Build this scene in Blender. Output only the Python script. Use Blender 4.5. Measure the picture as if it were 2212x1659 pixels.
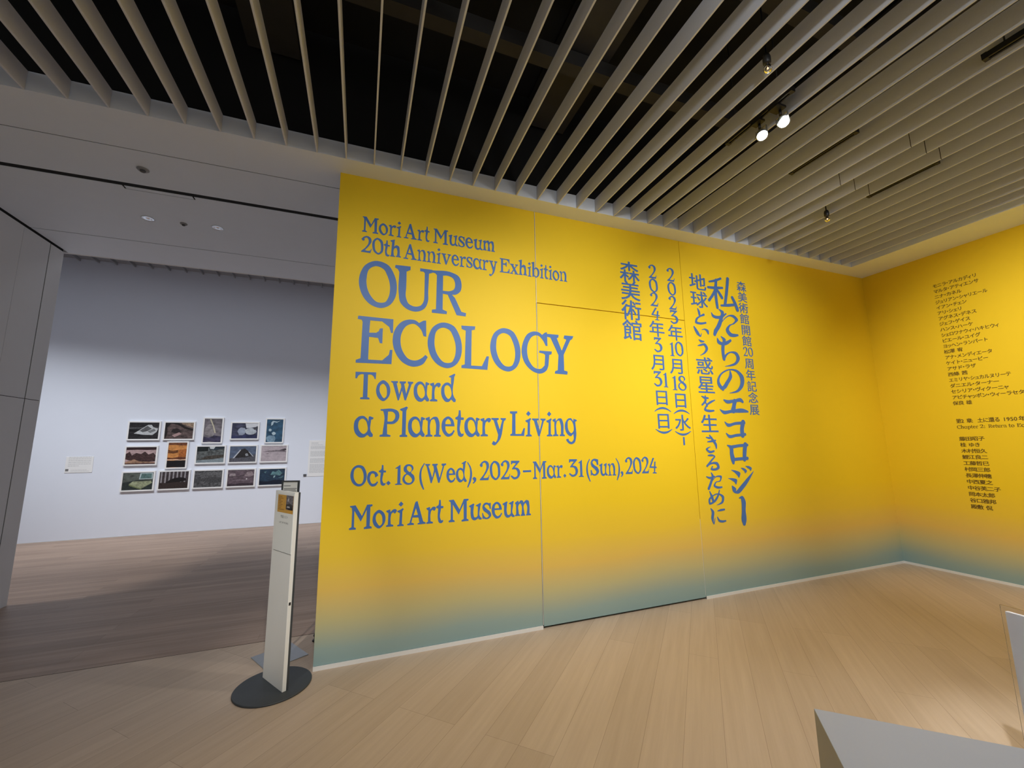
import bpy, math, random
from mathutils import Vector, Matrix
from mathutils.geometry import tessellate_polygon

for o in list(bpy.data.objects):
    bpy.data.objects.remove(o, do_unlink=True)
SC = bpy.context.scene
COL = SC.collection
rnd = random.Random(7)

# ------------------------------------------------------------------ camera
IMG_W, IMG_H = 2212, 1659
YAW, PITCH, ROLL, FPX = 0.355845, 0.150198, -0.0122149, 877.29
fw = Vector((math.sin(YAW)*math.cos(PITCH), math.cos(YAW)*math.cos(PITCH), math.sin(PITCH)))
rt = Vector((math.cos(YAW), -math.sin(YAW), 0))
up = rt.cross(fw)
r2 = math.cos(ROLL)*rt + math.sin(ROLL)*up
u2 = -math.sin(ROLL)*rt + math.cos(ROLL)*up
cam_data = bpy.data.cameras.new('camera')
cam_data.sensor_fit = 'HORIZONTAL'
cam_data.sensor_width = 36.0
cam_data.lens = FPX / IMG_W * 36.0
cam_data.clip_start = 0.02
cam = bpy.data.objects.new('camera', cam_data)
COL.objects.link(cam)
m = Matrix((( r2.x, u2.x, -fw.x, 0), (r2.y, u2.y, -fw.y, 0), (r2.z, u2.z, -fw.z, 1.5), (0, 0, 0, 1)))
cam.matrix_world = m
SC.camera = cam

# ------------------------------------------------------------------ world, exposure
SC.view_settings.view_transform = 'Standard'
SC.view_settings.look = 'None'
SC.view_settings.exposure = 0.0
SC.view_settings.gamma = 1.0
SC.view_settings.use_curve_mapping = False
SC.cycles.use_denoising = True
w = bpy.data.worlds.new('museum_ambient')
SC.world = w
w.use_nodes = True
bg = w.node_tree.nodes['Background']
bg.inputs[0].default_value = (0.95, 0.97, 1.0, 1)
bg.inputs[1].default_value = 0.35

# ------------------------------------------------------------------ lamps of the room, plus added fill
def spot(name, loc, aim, watts, deg, blend=0.6, radius=0.05, col=(1, 0.97, 0.93)):
    d = bpy.data.lights.new(name, 'SPOT')
    d.energy = watts; d.spot_size = math.radians(deg); d.spot_blend = blend
    d.shadow_soft_size = radius; d.color = col
    o = bpy.data.objects.new(name, d); COL.objects.link(o)
    o.location = loc
    o.rotation_euler = (Vector(aim) - Vector(loc)).to_track_quat('-Z', 'Y').to_euler()
    return o
COOL = (0.92, 0.96, 1.0)
WARM = (1.0, 0.95, 0.87)
NEUT = (1.0, 0.985, 0.96)
def area(name, loc, aim, watts, sx, sy, spread, col):
    d = bpy.data.lights.new(name, 'AREA')
    d.shape = 'RECTANGLE'; d.size = sx; d.size_y = sy; d.energy = watts; d.spread = math.radians(spread); d.color = col
    o = bpy.data.objects.new(name, d); COL.objects.link(o)
    o.location = loc
    o.rotation_euler = (Vector(aim) - Vector(loc)).to_track_quat('-Z', 'Y').to_euler()
    return o
# wall washers on the foyer tracks, aimed at the two yellow walls
spot('title_spotlight', (1.75, 0.35, 3.54), (2.0, 3.3, 2.0), 262, 76, 1.0, 0.06, NEUT)
spot('title_spotlight', (3.38, 0.55, 3.54), (3.95, 3.3, 2.2), 215, 74, 1.0, 0.06, NEUT)
spot('title_spotlight', (0.0, 0.2, 3.54), (0.3, 3.3, 1.55), 205, 76, 1.0, 0.06, NEUT)
spot('list_spotlight', (3.6, 0.9, 3.54), (6.39, 1.65, 1.7), 350, 80, 1.0, 0.06, NEUT)
# the two visible track lamps, aimed down at the plinth below them
spot('track_lamp_beam', (2.575, 1.81, 3.60), (2.0, 0.9, 0.45), 45, 60, 0.8, 0.03, COOL)
spot('track_lamp_beam', (2.60, 1.66, 3.60), (2.75, 0.7, 0.5), 45, 60, 0.8, 0.03, COOL)
# stray light of the clear lamp heads just outside the photograph, grazing the baffles
def glow(name, loc, watts, col):
    d = bpy.data.lights.new(name, 'POINT'); d.energy = watts; d.shadow_soft_size = 0.04; d.color = col
    o = bpy.data.objects.new(name, d); COL.objects.link(o); o.location = loc
    return o
glow('lamp_head_glow', (1.3, 0.35, 3.60), 15, COOL)
# added fill spots without fixtures, brightening the foyer floor
spot('foyer_floor_fill', (2.6, 1.6, 3.66), (2.2, 2.4, 0), 150, 115, 1.0, 0.08, WARM)
spot('foyer_floor_fill', (1.4, -0.6, 3.66), (1.6, 0.9, 0), 60, 110, 1.0, 0.08, WARM)
spot('foyer_floor_fill', (4.9, 0.6, 3.66), (4.7, 1.6, 0), 22, 115, 1.0, 0.08, WARM)
spot('panel_fill_spot', (0.7, 0.0, 3.62), (2.78, 0.92, 0.45), 420, 17, 0.9, 0.05, COOL)  # added spot with no fixture, lifts the face of the white board
spot('sign_fill_spot', (-1.9, -0.6, 3.62), (-0.56, 3.2, 0.72), 300, 17, 1.0, 0.05, NEUT)  # added unseen spot, only there to brighten the white sign stand
# wall washers hidden above the soffit, in the gallery
area('gallery_wall_washer', (-2.4, 6.5, 4.7), (-2.0, 9.37, 0.15), 66, 8.5, 0.15, 62, COOL)
area('gallery_fill_light', (-3.2, 7.4, 4.88), (-3.2, 7.4, 0), 26, 9.0, 1.2, 180, (0.86, 0.91, 1.0))  # added ambient fill for the gallery, no actual ceiling lamp
spot('gallery_floor_spot', (-3.7, 5.855, 4.85), (-3.9, 6.9, 0), 240, 50, 0.5, 0.02, (1, 0.95, 0.90))

# ------------------------------------------------------------------ materials
def lin(c):
    c = c/255.0
    return c/12.92 if c <= 0.04045 else ((c+0.055)/1.055)**2.4
def rgb(r, g, b): return (lin(r), lin(g), lin(b), 1)

def mat(name, col, rough=0.6, noise=0.0, nscale=30.0, bump=0.0, metal=0.0, spec=0.5, emit=None, estr=0, trans=0.0):
    """plain coloured surface with a slight procedural mottling"""
    mt = bpy.data.materials.new(name); mt.use_nodes = True
    nt = mt.node_tree; N = nt.nodes; L = nt.links; b = N['Principled BSDF']
    b.inputs['Base Color'].default_value = col
    b.inputs['Roughness'].default_value = rough
    b.inputs['Metallic'].default_value = metal
    b.inputs['Specular IOR Level'].default_value = spec
    b.inputs['Transmission Weight'].default_value = trans
    if emit:
        b.inputs['Emission Color'].default_value = emit
        b.inputs['Emission Strength'].default_value = estr
    tc = N.new('ShaderNodeTexCoord')
    nz = N.new('ShaderNodeTexNoise'); nz.inputs['Scale'].default_value = nscale; nz.inputs['Detail'].default_value = 4
    L.new(tc.outputs['Object'], nz.inputs['Vector'])
    if noise:
        mx = N.new('ShaderNodeMix'); mx.data_type = 'RGBA'
        d = tuple(max(0, c*(1-noise)) for c in col[:3]) + (1,); e = tuple(min(1, c*(1+noise)) for c in col[:3]) + (1,)
        mx.inputs['A'].default_value = d; mx.inputs['B'].default_value = e
        L.new(nz.outputs['Fac'], mx.inputs['Factor']); L.new(mx.outputs['Result'], b.inputs['Base Color'])
    if bump:
        bp = N.new('ShaderNodeBump'); bp.inputs['Strength'].default_value = bump; bp.inputs['Distance'].default_value = 0.002
        L.new(nz.outputs['Fac'], bp.inputs['Height']); L.new(bp.outputs['Normal'], b.inputs['Normal'])
    return mt

def wall_print_material():
    """the printed wall covering: yellow that runs into grey-green at the foot"""
    mt = bpy.data.materials.new('yellow_wall_print'); mt.use_nodes = True
    nt = mt.node_tree; N = nt.nodes; L = nt.links; b = N['Principled BSDF']
    b.inputs['Roughness'].default_value = 0.55; b.inputs['Specular IOR Level'].default_value = 0.25
    tc = N.new('ShaderNodeTexCoord'); sp = N.new('ShaderNodeSeparateXYZ'); L.new(tc.outputs['Object'], sp.inputs[0])
    nz = N.new('ShaderNodeTexNoise'); nz.inputs['Scale'].default_value = 0.9; nz.inputs['Detail'].default_value = 1
    L.new(tc.outputs['Object'], nz.inputs['Vector'])
    ma = N.new('ShaderNodeMath'); ma.operation = 'MULTIPLY_ADD'; ma.inputs[1].default_value = 0.10; 
    L.new(nz.outputs['Fac'], ma.inputs[0]); L.new(sp.outputs['Z'], ma.inputs[2])
    mr = N.new('ShaderNodeMapRange'); mr.inputs['From Min'].default_value = 0.05; mr.inputs['From Max'].default_value = 1.05
    L.new(ma.outputs[0], mr.inputs['Value'])
    cr = N.new('ShaderNodeValToRGB'); L.new(mr.outputs[0], cr.inputs[0])
    stops = [(0.0, (0.26, 0.385, 0.39)), (0.12, (0.32, 0.42, 0.38)), (0.30, (0.56, 0.50, 0.24)), (0.50, (0.78, 0.52, 0.11)), (0.72, (0.85, 0.57, 0.04)), (1.0, (0.87, 0.59, 0.018))]
    el = cr.color_ramp.elements
    while len(el) < len(stops): el.new(0.5)
    for e, (p, c) in zip(el, stops): e.position = p; e.color = c + (1,)
    L.new(cr.outputs[0], b.inputs['Base Color'])
    return mt

def plank_material(name, rot, width, length, c1, c2, gap, grain=1.0):
    mt = bpy.data.materials.new(name); mt.use_nodes = True
    nt = mt.node_tree; N = nt.nodes; L = nt.links; b = N['Principled BSDF']
    tc = N.new('ShaderNodeTexCoord'); mp = N.new('ShaderNodeMapping'); mp.inputs['Rotation'].default_value = (0, 0, -rot)
    L.new(tc.outputs['Object'], mp.inputs[0])
    br = N.new('ShaderNodeTexBrick'); br.offset = 0.37; br.offset_frequency = 3
    br.inputs['Color1'].default_value = c1; br.inputs['Color2'].default_value = c2; br.inputs['Mortar'].default_value = gap
    br.inputs['Scale'].default_value = 1.0; br.inputs['Mortar Size'].default_value = 0.0011; br.inputs['Mortar Smooth'].default_value = 0.3
    br.inputs['Brick Width'].default_value = length; br.inputs['Row Height'].default_value = width
    L.new(mp.outputs[0], br.inputs['Vector'])
    mp2 = N.new('ShaderNodeMapping'); mp2.inputs['Scale'].default_value = (1.2, 26, 1)
    L.new(mp.outputs[0], mp2.inputs[0])
    nz = N.new('ShaderNodeTexNoise'); nz.inputs['Scale'].default_value = 1.0; nz.inputs['Detail'].default_value = 6; nz.inputs['Roughness'].default_value = 0.6
    L.new(mp2.outputs[0], nz.inputs['Vector'])
    cr = N.new('ShaderNodeValToRGB'); cr.color_ramp.elements[0].position = 0.3; cr.color_ramp.elements[1].position = 0.7
    g = 0.10*grain
    cr.color_ramp.elements[0].color = (1-g, 1-g*1.15, 1-g*1.3, 1); cr.color_ramp.elements[1].color = (1+0*g, 1, 1, 1)
    L.new(nz.outputs['Fac'], cr.inputs[0])
    mx = N.new('ShaderNodeMix'); mx.data_type = 'RGBA'; mx.blend_type = 'MULTIPLY'; mx.inputs['Factor'].default_value = 1
    L.new(br.outputs['Color'], mx.inputs['A']); L.new(cr.outputs[0], mx.inputs['B'])
    L.new(mx.outputs['Result'], b.inputs['Base Color'])
    b.inputs['Roughness'].default_value = 0.48; b.inputs['Specular IOR Level'].default_value = 0.35
    bp = N.new('ShaderNodeBump'); bp.inputs['Strength'].default_value = 0.06; bp.inputs['Distance'].default_value = 0.002
    L.new(nz.outputs['Fac'], bp.inputs['Height']); L.new(bp.outputs[0], b.inputs['Normal'])
    return mt

M = {}
M['print'] = wall_print_material()
M['oak'] = plank_material('oak_planks_diagonal', math.radians(45), 0.19, 2.1, (0.60, 0.475, 0.365, 1), (0.53, 0.415, 0.315, 1), (0.34, 0.25, 0.18, 1), 1.3)
M['oak2'] = plank_material('oak_planks_gallery', 0.0, 0.095, 1.9, (0.46, 0.335, 0.26, 1), (0.36, 0.26, 0.20, 1), (0.22, 0.15, 0.11, 1), 3.0)
M['white'] = mat('white_paint', (0.74, 0.74, 0.75, 1), 0.6, 0.015, 6, 0.02)
M['soffit'] = mat('soffit_panel_paint', (0.82, 0.88, 0.97, 1), 0.65, 0.02, 5, 0.02)
M['gwall'] = mat('gallery_wall_paint', (0.74, 0.77, 0.86, 1), 0.7, 0.01, 4, 0.02)
M['bonewhite'] = mat('skirting_white', (0.80, 0.79, 0.76, 1), 0.5, 0.01, 20)
M['gap'] = mat('shadow_gap_black', (0.008, 0.008, 0.009, 1), 0.9, 0.1, 10)
M['plenum'] = mat('plenum_black', (0.006, 0.006, 0.006, 1), 0.95, 0.3, 3)
M['plenum2'] = mat('plenum_steel', (0.035, 0.032, 0.028, 1), 0.8, 0.3, 6)
M['baffle'] = mat('baffle_coating', (0.65, 0.67, 0.74, 1), 0.75, 0.05, 90, 0.25)
M['blue'] = mat('blue_vinyl', (0.068, 0.165, 0.43, 1), 0.45, 0.02, 12, 0, 0, 0.3)
M['brown'] = mat('brown_vinyl', (0.12, 0.07, 0.015, 1), 0.5, 0.02, 12, 0, 0, 0.3)
M['black'] = mat('black_metal', (0.012, 0.012, 0.013, 1), 0.45, 0.1, 30)
M['charcoal'] = mat('charcoal_powder_coat', (0.045, 0.052, 0.058, 1), 0.55, 0.1, 200, 0.1)
M['standwhite'] = mat('stand_white', (0.84, 0.84, 0.80, 1), 0.5, 0.01, 8)
M['paper'] = mat('poster_paper', (0.80, 0.81, 0.77, 1), 0.7, 0.01, 15)
M['orange'] = mat('poster_orange', (0.62, 0.34, 0.06, 1), 0.6, 0.12, 60)
M['ink'] = mat('grey_ink', (0.16, 0.16, 0.16, 1), 0.7, 0.1, 60)
M['softink'] = mat('faint_grey_ink', (0.56, 0.56, 0.57, 1), 0.7, 0.15, 60)
M['orangeink'] = mat('poster_brown_ink', (0.33, 0.17, 0.04, 1), 0.7, 0.1, 60)
M['steel'] = mat('brushed_steel', (0.42, 0.44, 0.45, 1), 0.35, 0.06, 80, 0.0, 0.85)
M['chrome'] = mat('chrome', (0.62, 0.64, 0.67, 1), 0.10, 0.0, 10, 0, 1.0)
M['frame'] = mat('white_frame', (0.82, 0.81, 0.81, 1), 0.45, 0.01, 30)
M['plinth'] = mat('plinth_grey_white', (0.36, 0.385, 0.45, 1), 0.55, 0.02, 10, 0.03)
M['glass'] = mat('clear_glass', (1, 1, 1, 1), 0.02, 0, 10, 0, 0, 0.5, None, 0, 1.0)
M['acrylic'] = mat('clear_acrylic', (0.97, 0.98, 1, 1), 0.03, 0, 10, 0, 0, 0.5, None, 0, 1.0)
M['sheet'] = mat('white_insert', (0.80, 0.81, 0.86, 1), 0.5, 0.01, 20)
M['lampglow'] = mat('lamp_lens_glow', (1, 1, 1, 1), 0.3, 0, 10, 0, 0, 0.5, (0.86, 0.92, 1, 1), 140)
M['filament'] = mat('warm_filament', (0.9, 0.6, 0.4, 1), 0.4, 0, 10, 0, 0, 0.5, (1, 0.6, 0.35, 1), 1.5)
M['galceil'] = mat('gallery_ceiling_grey', (0.36, 0.37, 0.40, 1), 0.8, 0.03, 10)
M['grey'] = mat('sensor_grey', (0.30, 0.30, 0.31, 1), 0.5, 0.03, 60)
M['darkgrey'] = mat('sensor_dark', (0.09, 0.09, 0.095, 1), 0.5, 0.05, 60)

# ------------------------------------------------------------------ mesh helpers
class MB:
    def __init__(s): s.v = []; s.f = []; s.mi = []; s.sm = []
    def face(s, pts, mi=0, smooth=False):
        n = len(s.v); s.v += [tuple(p) for p in pts]; s.f.append(list(range(n, n+len(pts)))); s.mi.append(mi); s.sm.append(smooth)
    def box(s, x0, x1, y0, y1, z0, z1, mi=0, T=None):
        n = len(s.v)
        P = [Vector(p) for p in ((x0,y0,z0),(x1,y0,z0),(x1,y1,z0),(x0,y1,z0),(x0,y0,z1),(x1,y0,z1),(x1,y1,z1),(x0,y1,z1))]
        if T: P = [T @ p for p in P]
        s.v += [tuple(p) for p in P]
        for q in ((3,2,1,0),(4,5,6,7),(0,1,5,4),(1,2,6,5),(2,3,7,6),(3,0,4,7)):
            s.f.append([n+i for i in q]); s.mi.append(mi); s.sm.append(False)
    def lathe(s, prof, T=None, seg=32, mi=0, cap0=True, cap1=True, smooth=True):
        """prof: list of (radius, height) turned about local Z"""
        T = T or Matrix.Identity(4); n = len(s.v); k = len(prof)
        for r, h in prof:
            for i in range(seg):
                a = 2*math.pi*i/seg; s.v.append(tuple(T @ Vector((r*math.cos(a), r*math.sin(a), h))))
        for j in range(k-1):
            for i in range(seg):
                i2 = (i+1) % seg
                s.f.append([n+j*seg+i, n+j*seg+i2, n+(j+1)*seg+i2, n+(j+1)*seg+i]); s.mi.append(mi); s.sm.append(smooth)
        if cap0: s.f.append([n+i for i in range(seg)][::-1]); s.mi.append(mi); s.sm.append(False)
        if cap1: s.f.append([n+(k-1)*seg+i for i in range(seg)]); s.mi.append(mi); s.sm.append(False)
    def build(s, name, mats, parent=None, loc=(0,0,0), bevel=0.0):
        me = bpy.data.meshes.new(name)
        off = Vector(loc)
        me.from_pydata([tuple(Vector(p)-off) for p in s.v], [], s.f)
        if not isinstance(mats, (list, tuple)): mats = [mats]
        for mm in mats: me.materials.append(mm)
        for p, i, sm in zip(me.polygons, s.mi, s.sm): p.material_index = i; p.use_smooth = sm
        me.update()
        o = bpy.data.objects.new(name, me); COL.objects.link(o)
        o.location = off
        if parent:
            o.parent = parent; o.location = off - WORLD.get(parent.name, Vector((0,0,0)))
        WORLD[o.name] = off
        if bevel:
            bv = o.modifiers.new('bevel', 'BEVEL'); bv.width = bevel; bv.segments = 3; bv.limit_method = 'ANGLE'
        return o
WORLD = {}
def thing(name, label, cat, loc, group=None):
    o = bpy.data.objects.new(name, None); COL.objects.link(o); o.location = loc; o.empty_display_size = 0.05
    WORLD[o.name] = Vector(loc); o['label'] = label; o['category'] = cat
    if group: o['group'] = group
    return o
def tag(o, label, cat, group=None):
    o['label'] = label; o['category'] = cat
    if group: o['group'] = group
    return o
def struct(o): o['kind'] = 'structure'; return o

# ------------------------------------------------------------------ lettering
GLYPHS = {
    'M': '0,96 1,92 8,88 10,75 10,9 0,4 1,-2 28,-2 28,4 20,8 19,76 47,29 70,77 71,8 61,4 61,-3 94,-2 93,5 85,8 85,88 94,92 93,98 71,98 51,52 23,98',
    'o': '0,31s 8,61s 26,73s 46,61s 55,37s 49,11s 28,-5s 10,6s/13,38s 17,54s 26,60s 36,52s 42,28s 40,13s 32,6s 20,18s',
    'r': '0,67 17,72 19,61 31,71s 42,71s 46,66s 43,57 37,53 31,59 24,54s 21,44s 21,9 33,5 32,-1 2,-1 1,4 9,8 10,57 3,61',
    'i': '0,63 14,68 24,74 29,70 23,61 22,7 30,3 30,-2 2,-2 2,3 10,6 12,54 3,58/#16,103 27,92 16,81 5,91',
    'A': '37,98 46,101 74,11 86,5 86,0 49,-1 48,4 57,7 52,29 24,31 19,9 31,5 31,-1 1,-1 0,4 11,8 34,92/39,71 49,41 29,40',
    't': '14,101 21,100 23,73 35,72 34,63 23,63 21,16s 26,9s 34,11 34,4s 22,-3s 13,2s 9,15s 9,63 0,66 0,72 9,77s',
    'u': '0,65 21,75 26,72 23,63 22,24s 26,12s 36,12s 42,19 43,59 32,64 33,66 55,76 58,72 55,61 54,13s 62,6 61,0 50,0 44,6 32,-1s 22,-1s 11,10s 8,24s 8,57 1,61',
    's': '42,74 43,46 37,46 33,60s 21,67s 12,60s 22,47s 39,33s 45,15s 32,1s 16,0s 8,3 2,0 0,29 4,29 10,14s 22,6s 33,14s 25,25s 7,39s 1,55s 8,71s 22,76s 33,72',
    'e': '52,38 15,38 17,22s 30,9s 41,14s 48,24 53,20 42,3s 25,-2s 6,15s 0,38s 8,66s 26,76s 43,66s 51,46s/15,46 17,58s 26,66s 34,60s 38,46',
    'm': '0,66 17,76 20,66 31,76s 41,74s 45,65 60,76s 72,72s 76,55s 76,11 83,9 83,2 58,2 58,8 62,10 62,53s 56,62s 49,56s 50,10 53,7 53,2 30,2 30,8 35,11 34,53s 28,62s 21,56s 20,11 26,8 26,3 0,3 0,8 6,11 6,58 2,61',
    'T': '0,100 78,101 77,76 73,76 68,86s 57,92s 47,91 48,8 56,6 56,0 21,0 22,7 31,8 31,92 21,92s 11,86s 6,76 0,76',
    'w': '0,71 27,72 27,65 22,64 33,22 41,51 39,62 34,65 34,71 59,72 59,66 52,62 61,25 71,61 67,65 66,72 89,71 88,66 82,62 61,0 55,0 44,37 33,0 28,-1 7,64 0,68',
    'a': '51,73 64,68 63,63 56,60 57,17s 64,7 63,-1 54,-2 46,6 34,-3s 21,-3s 6,11s 0,37s 4,59s 19,73s 32,73s 43,64 47,54 48,70/26,64s 39,56s 43,46s 43,16s 33,9s 20,19s 14,41s 18,58s',
    'd': '33,99 57,111 61,107 56,98 56,18s 64,7 62,-1 54,-2 44,8 34,-1s 22,-2s 7,12s 0,37s 4,59s 19,73s 31,74s 42,67 42,95 34,96/25,64s 37,58s 42,48s 42,19s 32,10s 21,19s 14,41s 17,59s',
    'P': '1,99 50,100s 64,93s 70,77s 65,58s 52,47s 26,45 27,8 40,4 39,-1 0,-1 1,5 11,8 12,88s 10,93 1,94/28,91 45,90s 54,81s 54,67s 46,56s 27,54',
    'l': '0,101 24,111 29,107 23,95 23,7 29,4 29,-2 1,-2 1,4 9,7 9,93 0,97',
    'n': '0,68 16,74 17,62 31,73s 45,73s 52,61s 54,6 61,4 60,-2 34,-1 34,4 41,7 39,53s 33,65s 23,61s 19,51s 20,7 28,4 27,-1 1,-2 1,4 9,7 9,58 1,62',
    'y': '0,72 32,72 31,65 24,62 36,26 47,63 40,67 40,72 64,72 62,65 55,60 29,-24s 12,-37s 1,-31 7,-20 12,-21 17,-25s 23,-18s 29,4 10,62 0,67',
    'L': '0,100 35,101 34,93 26,91 25,8 52,8 64,32 70,32 66,0 1,1 1,7 9,10 11,89 1,92',
    'g': '45,73 63,68 60,62 54,60 55,-9s 48,-28s 28,-36s 12,-29s 2,-16 15,-12 20,-22s 31,-26s 41,-18s 42,8 28,-2s 12,6s 0,30s 2,55s 17,73s 32,75s 43,62/26,68s 39,58s 44,44s 42,19s 31,11s 18,23s 14,45s 18,64s',
    'O': '32,103s 59,96s 69,81s 77,48s 72,20s 65,9s 46,-1s 24,5s 14,14s 2,39s 0,51s 4,77s 10,89s/32,91s 49,86s 56,74s 63,45s 59,21s 55,14s 39,11s 23,26s 18,37s 15,62s 20,83s',
    'U': '1,100 32,101 32,93 24,88 24,52 24,29s 30,15s 43,10s 55,14s 61,25s 62,39 62,90 59,93 52,93 52,100 78,100 78,93 71,90 70,45s 70,26s 63,8s 47,-1s 28,2s 13,16s 9,37s 9,85 6,91 0,94',
    'R': '0,99 45,100s 61,93s 68,74s 65,57s 54,48s 46,47 53,40 68,9 79,7 78,-1 57,0 36,46 25,47 25,10 35,6 34,0 1,0 1,7 10,9 11,89 7,93 0,94/25,90 36,91s 48,86s 53,72s 50,60s 41,55s 25,54',
    'E': '1,101 72,100 72,70 68,69 64,82 49,93 25,93 24,66 38,67 43,71 45,77 51,78 51,45 46,45 42,56 24,57 24,8 52,8 65,21 67,32 72,32 71,1 0,0 0,6 9,10 10,88 8,93 0,94',
    'C': '69,104 70,67 64,68 59,81s 42,94s 29,89s 18,71s 16,51s 22,29s 35,14s 48,12s 61,18s 69,26 74,21 64,5s 44,-2s 22,6s 7,25s 0,50s 5,80s 20,98s 35,103s 46,102s 54,97 63,103',
    'G': '67,103 68,68 63,68 56,81s 41,93s 30,90s 18,74s 14,51s 20,26s 34,11s 49,10s 59,19 61,45 57,48 45,50 46,55 79,55 78,48 72,46 69,19 64,7s 47,-2s 31,1s 10,18s 0,45s 4,73s 18,96s 33,102s 47,100s 54,95 61,101',
    'Y': '0,99 32,99 31,92 27,90 39,59 52,88 45,91 47,99 72,99 68,91 63,88 44,49 44,9 53,7 52,-1 19,0 20,6 27,9 30,47 10,90 0,92',
    '2': '0,86 14,102s 32,109s 51,100s 57,77s 47,53s 22,17 37,15s 52,20s 56,31 60,31 53,3 1,4 1,8 28,40s 40,66s 39,88s 30,99s 17,93 19,83 15,76 8,75',
    '0': '27,107s 53,96s 63,59s 57,17s 36,1s 13,13s 0,50s 4,86s/27,96s 42,84s 49,51s 46,22s 37,12s 23,21s 14,55s 16,83s',
    'h': '0,104 26,114 25,104 23,68 36,78s 51,72s 55,53s 57,12 64,8 63,2 34,3 35,9 41,13 41,47s 35,60s 28,58s 22,49s 22,10 29,7 28,1 0,1 1,6 6,10 10,94 1,99',
    'c': '54,49 39,39 33,58s 24,60s 15,47s 15,28s 26,9s 42,13s 49,21 54,15 43,-1s 25,-4s 8,12s 0,38s 9,66s 25,72s 45,64s',
    '1': '0,82 24,99 26,97 27,5 35,3 34,-2 1,-1 1,3 12,6 12,81 2,80',
    '8': '31,101s 51,92s 55,76s 43,59s 58,42s 61,18s 48,1s 26,-3s 6,9s 0,29s 9,47s 18,54s 7,66s 6,85s 15,97s/32,92s 44,83s 45,70s 37,61s 26,68s 21,80s 25,90s/22,48s 43,33s 49,20s 43,8s 29,6s 16,15s 11,31s',
    '(': '26,105 30,102 15,73s 13,25s 20,-4s 29,-30 23,-32 7,-1s 0,38s 7,76s',
    'W': '0,100 27,99 26,92 18,90 41,27 50,69 46,89 39,92 40,99 71,99 70,92 64,89 82,25 100,87 92,91 93,99 119,100 118,92 108,87 82,0 74,0 57,59 38,0 32,0 7,90 1,93',
    ',': '9,24 21,17s 22,3s 7,-13 1,-9 10,1 0,15',
    '.': '11,21 23,9 11,-2 0,10',
    '3': '4,105 57,104 57,98 27,68 50,61s 62,35s 48,8s 22,1s 0,19 7,24 26,13s 40,18s 44,38s 34,55s 9,57 10,62 35,90 14,92 9,85 3,86',
    '4': '28,99 42,99 14,46 37,45 41,74 52,77 48,44 59,42 57,34 47,35 43,9 56,5 54,0 22,1 24,6 35,10 36,35 0,37 1,44',
    'S': '47,102 58,99 58,67 48,67 40,86s 25,93s 15,83s 27,67s 52,51s 62,25s 42,5s 18,4s 11,9 0,3 0,37 8,37 14,18s 27,11s 42,23s 29,42s 9,58s 2,78s 14,99s 32,104s',
    'v': '0,72 33,72 32,66 25,63 38,20 50,63 42,67 42,72 68,72 67,66 59,62 37,-1 29,-1 10,62 1,67',
    'x': '2,72 30,72 30,66 25,64 35,47 46,63 40,66 40,72 62,72 62,66 55,63 39,40 57,7 64,5 64,0 34,0 34,5 39,7 29,25 18,8 24,5 24,0 0,0 0,5 8,8 25,32 9,64 2,66',
    'b': '0,104 20,111 22,109 21,64 36,73s 54,62s 61,37s 52,8s 33,-2s 19,5 9,-1 6,1 6,98 0,99/21,53 33,63s 43,52s 46,35s 41,12s 32,5s 21,14',
    'p': '0,68 18,74 20,67 34,74s 53,66s 61,36s 52,7s 34,-2s 21,4 21,-28 30,-31 30,-36 0,-36 0,-31 7,-28 7,64 0,63/21,55 33,64s 43,52s 46,35s 41,12s 32,5s 21,14',
    '-': '0,38 60,38 60,49 0,49',
    ':': '12,21 24,9 12,-2 0,9/#12,70 24,58 12,47 0,58',
}
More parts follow.
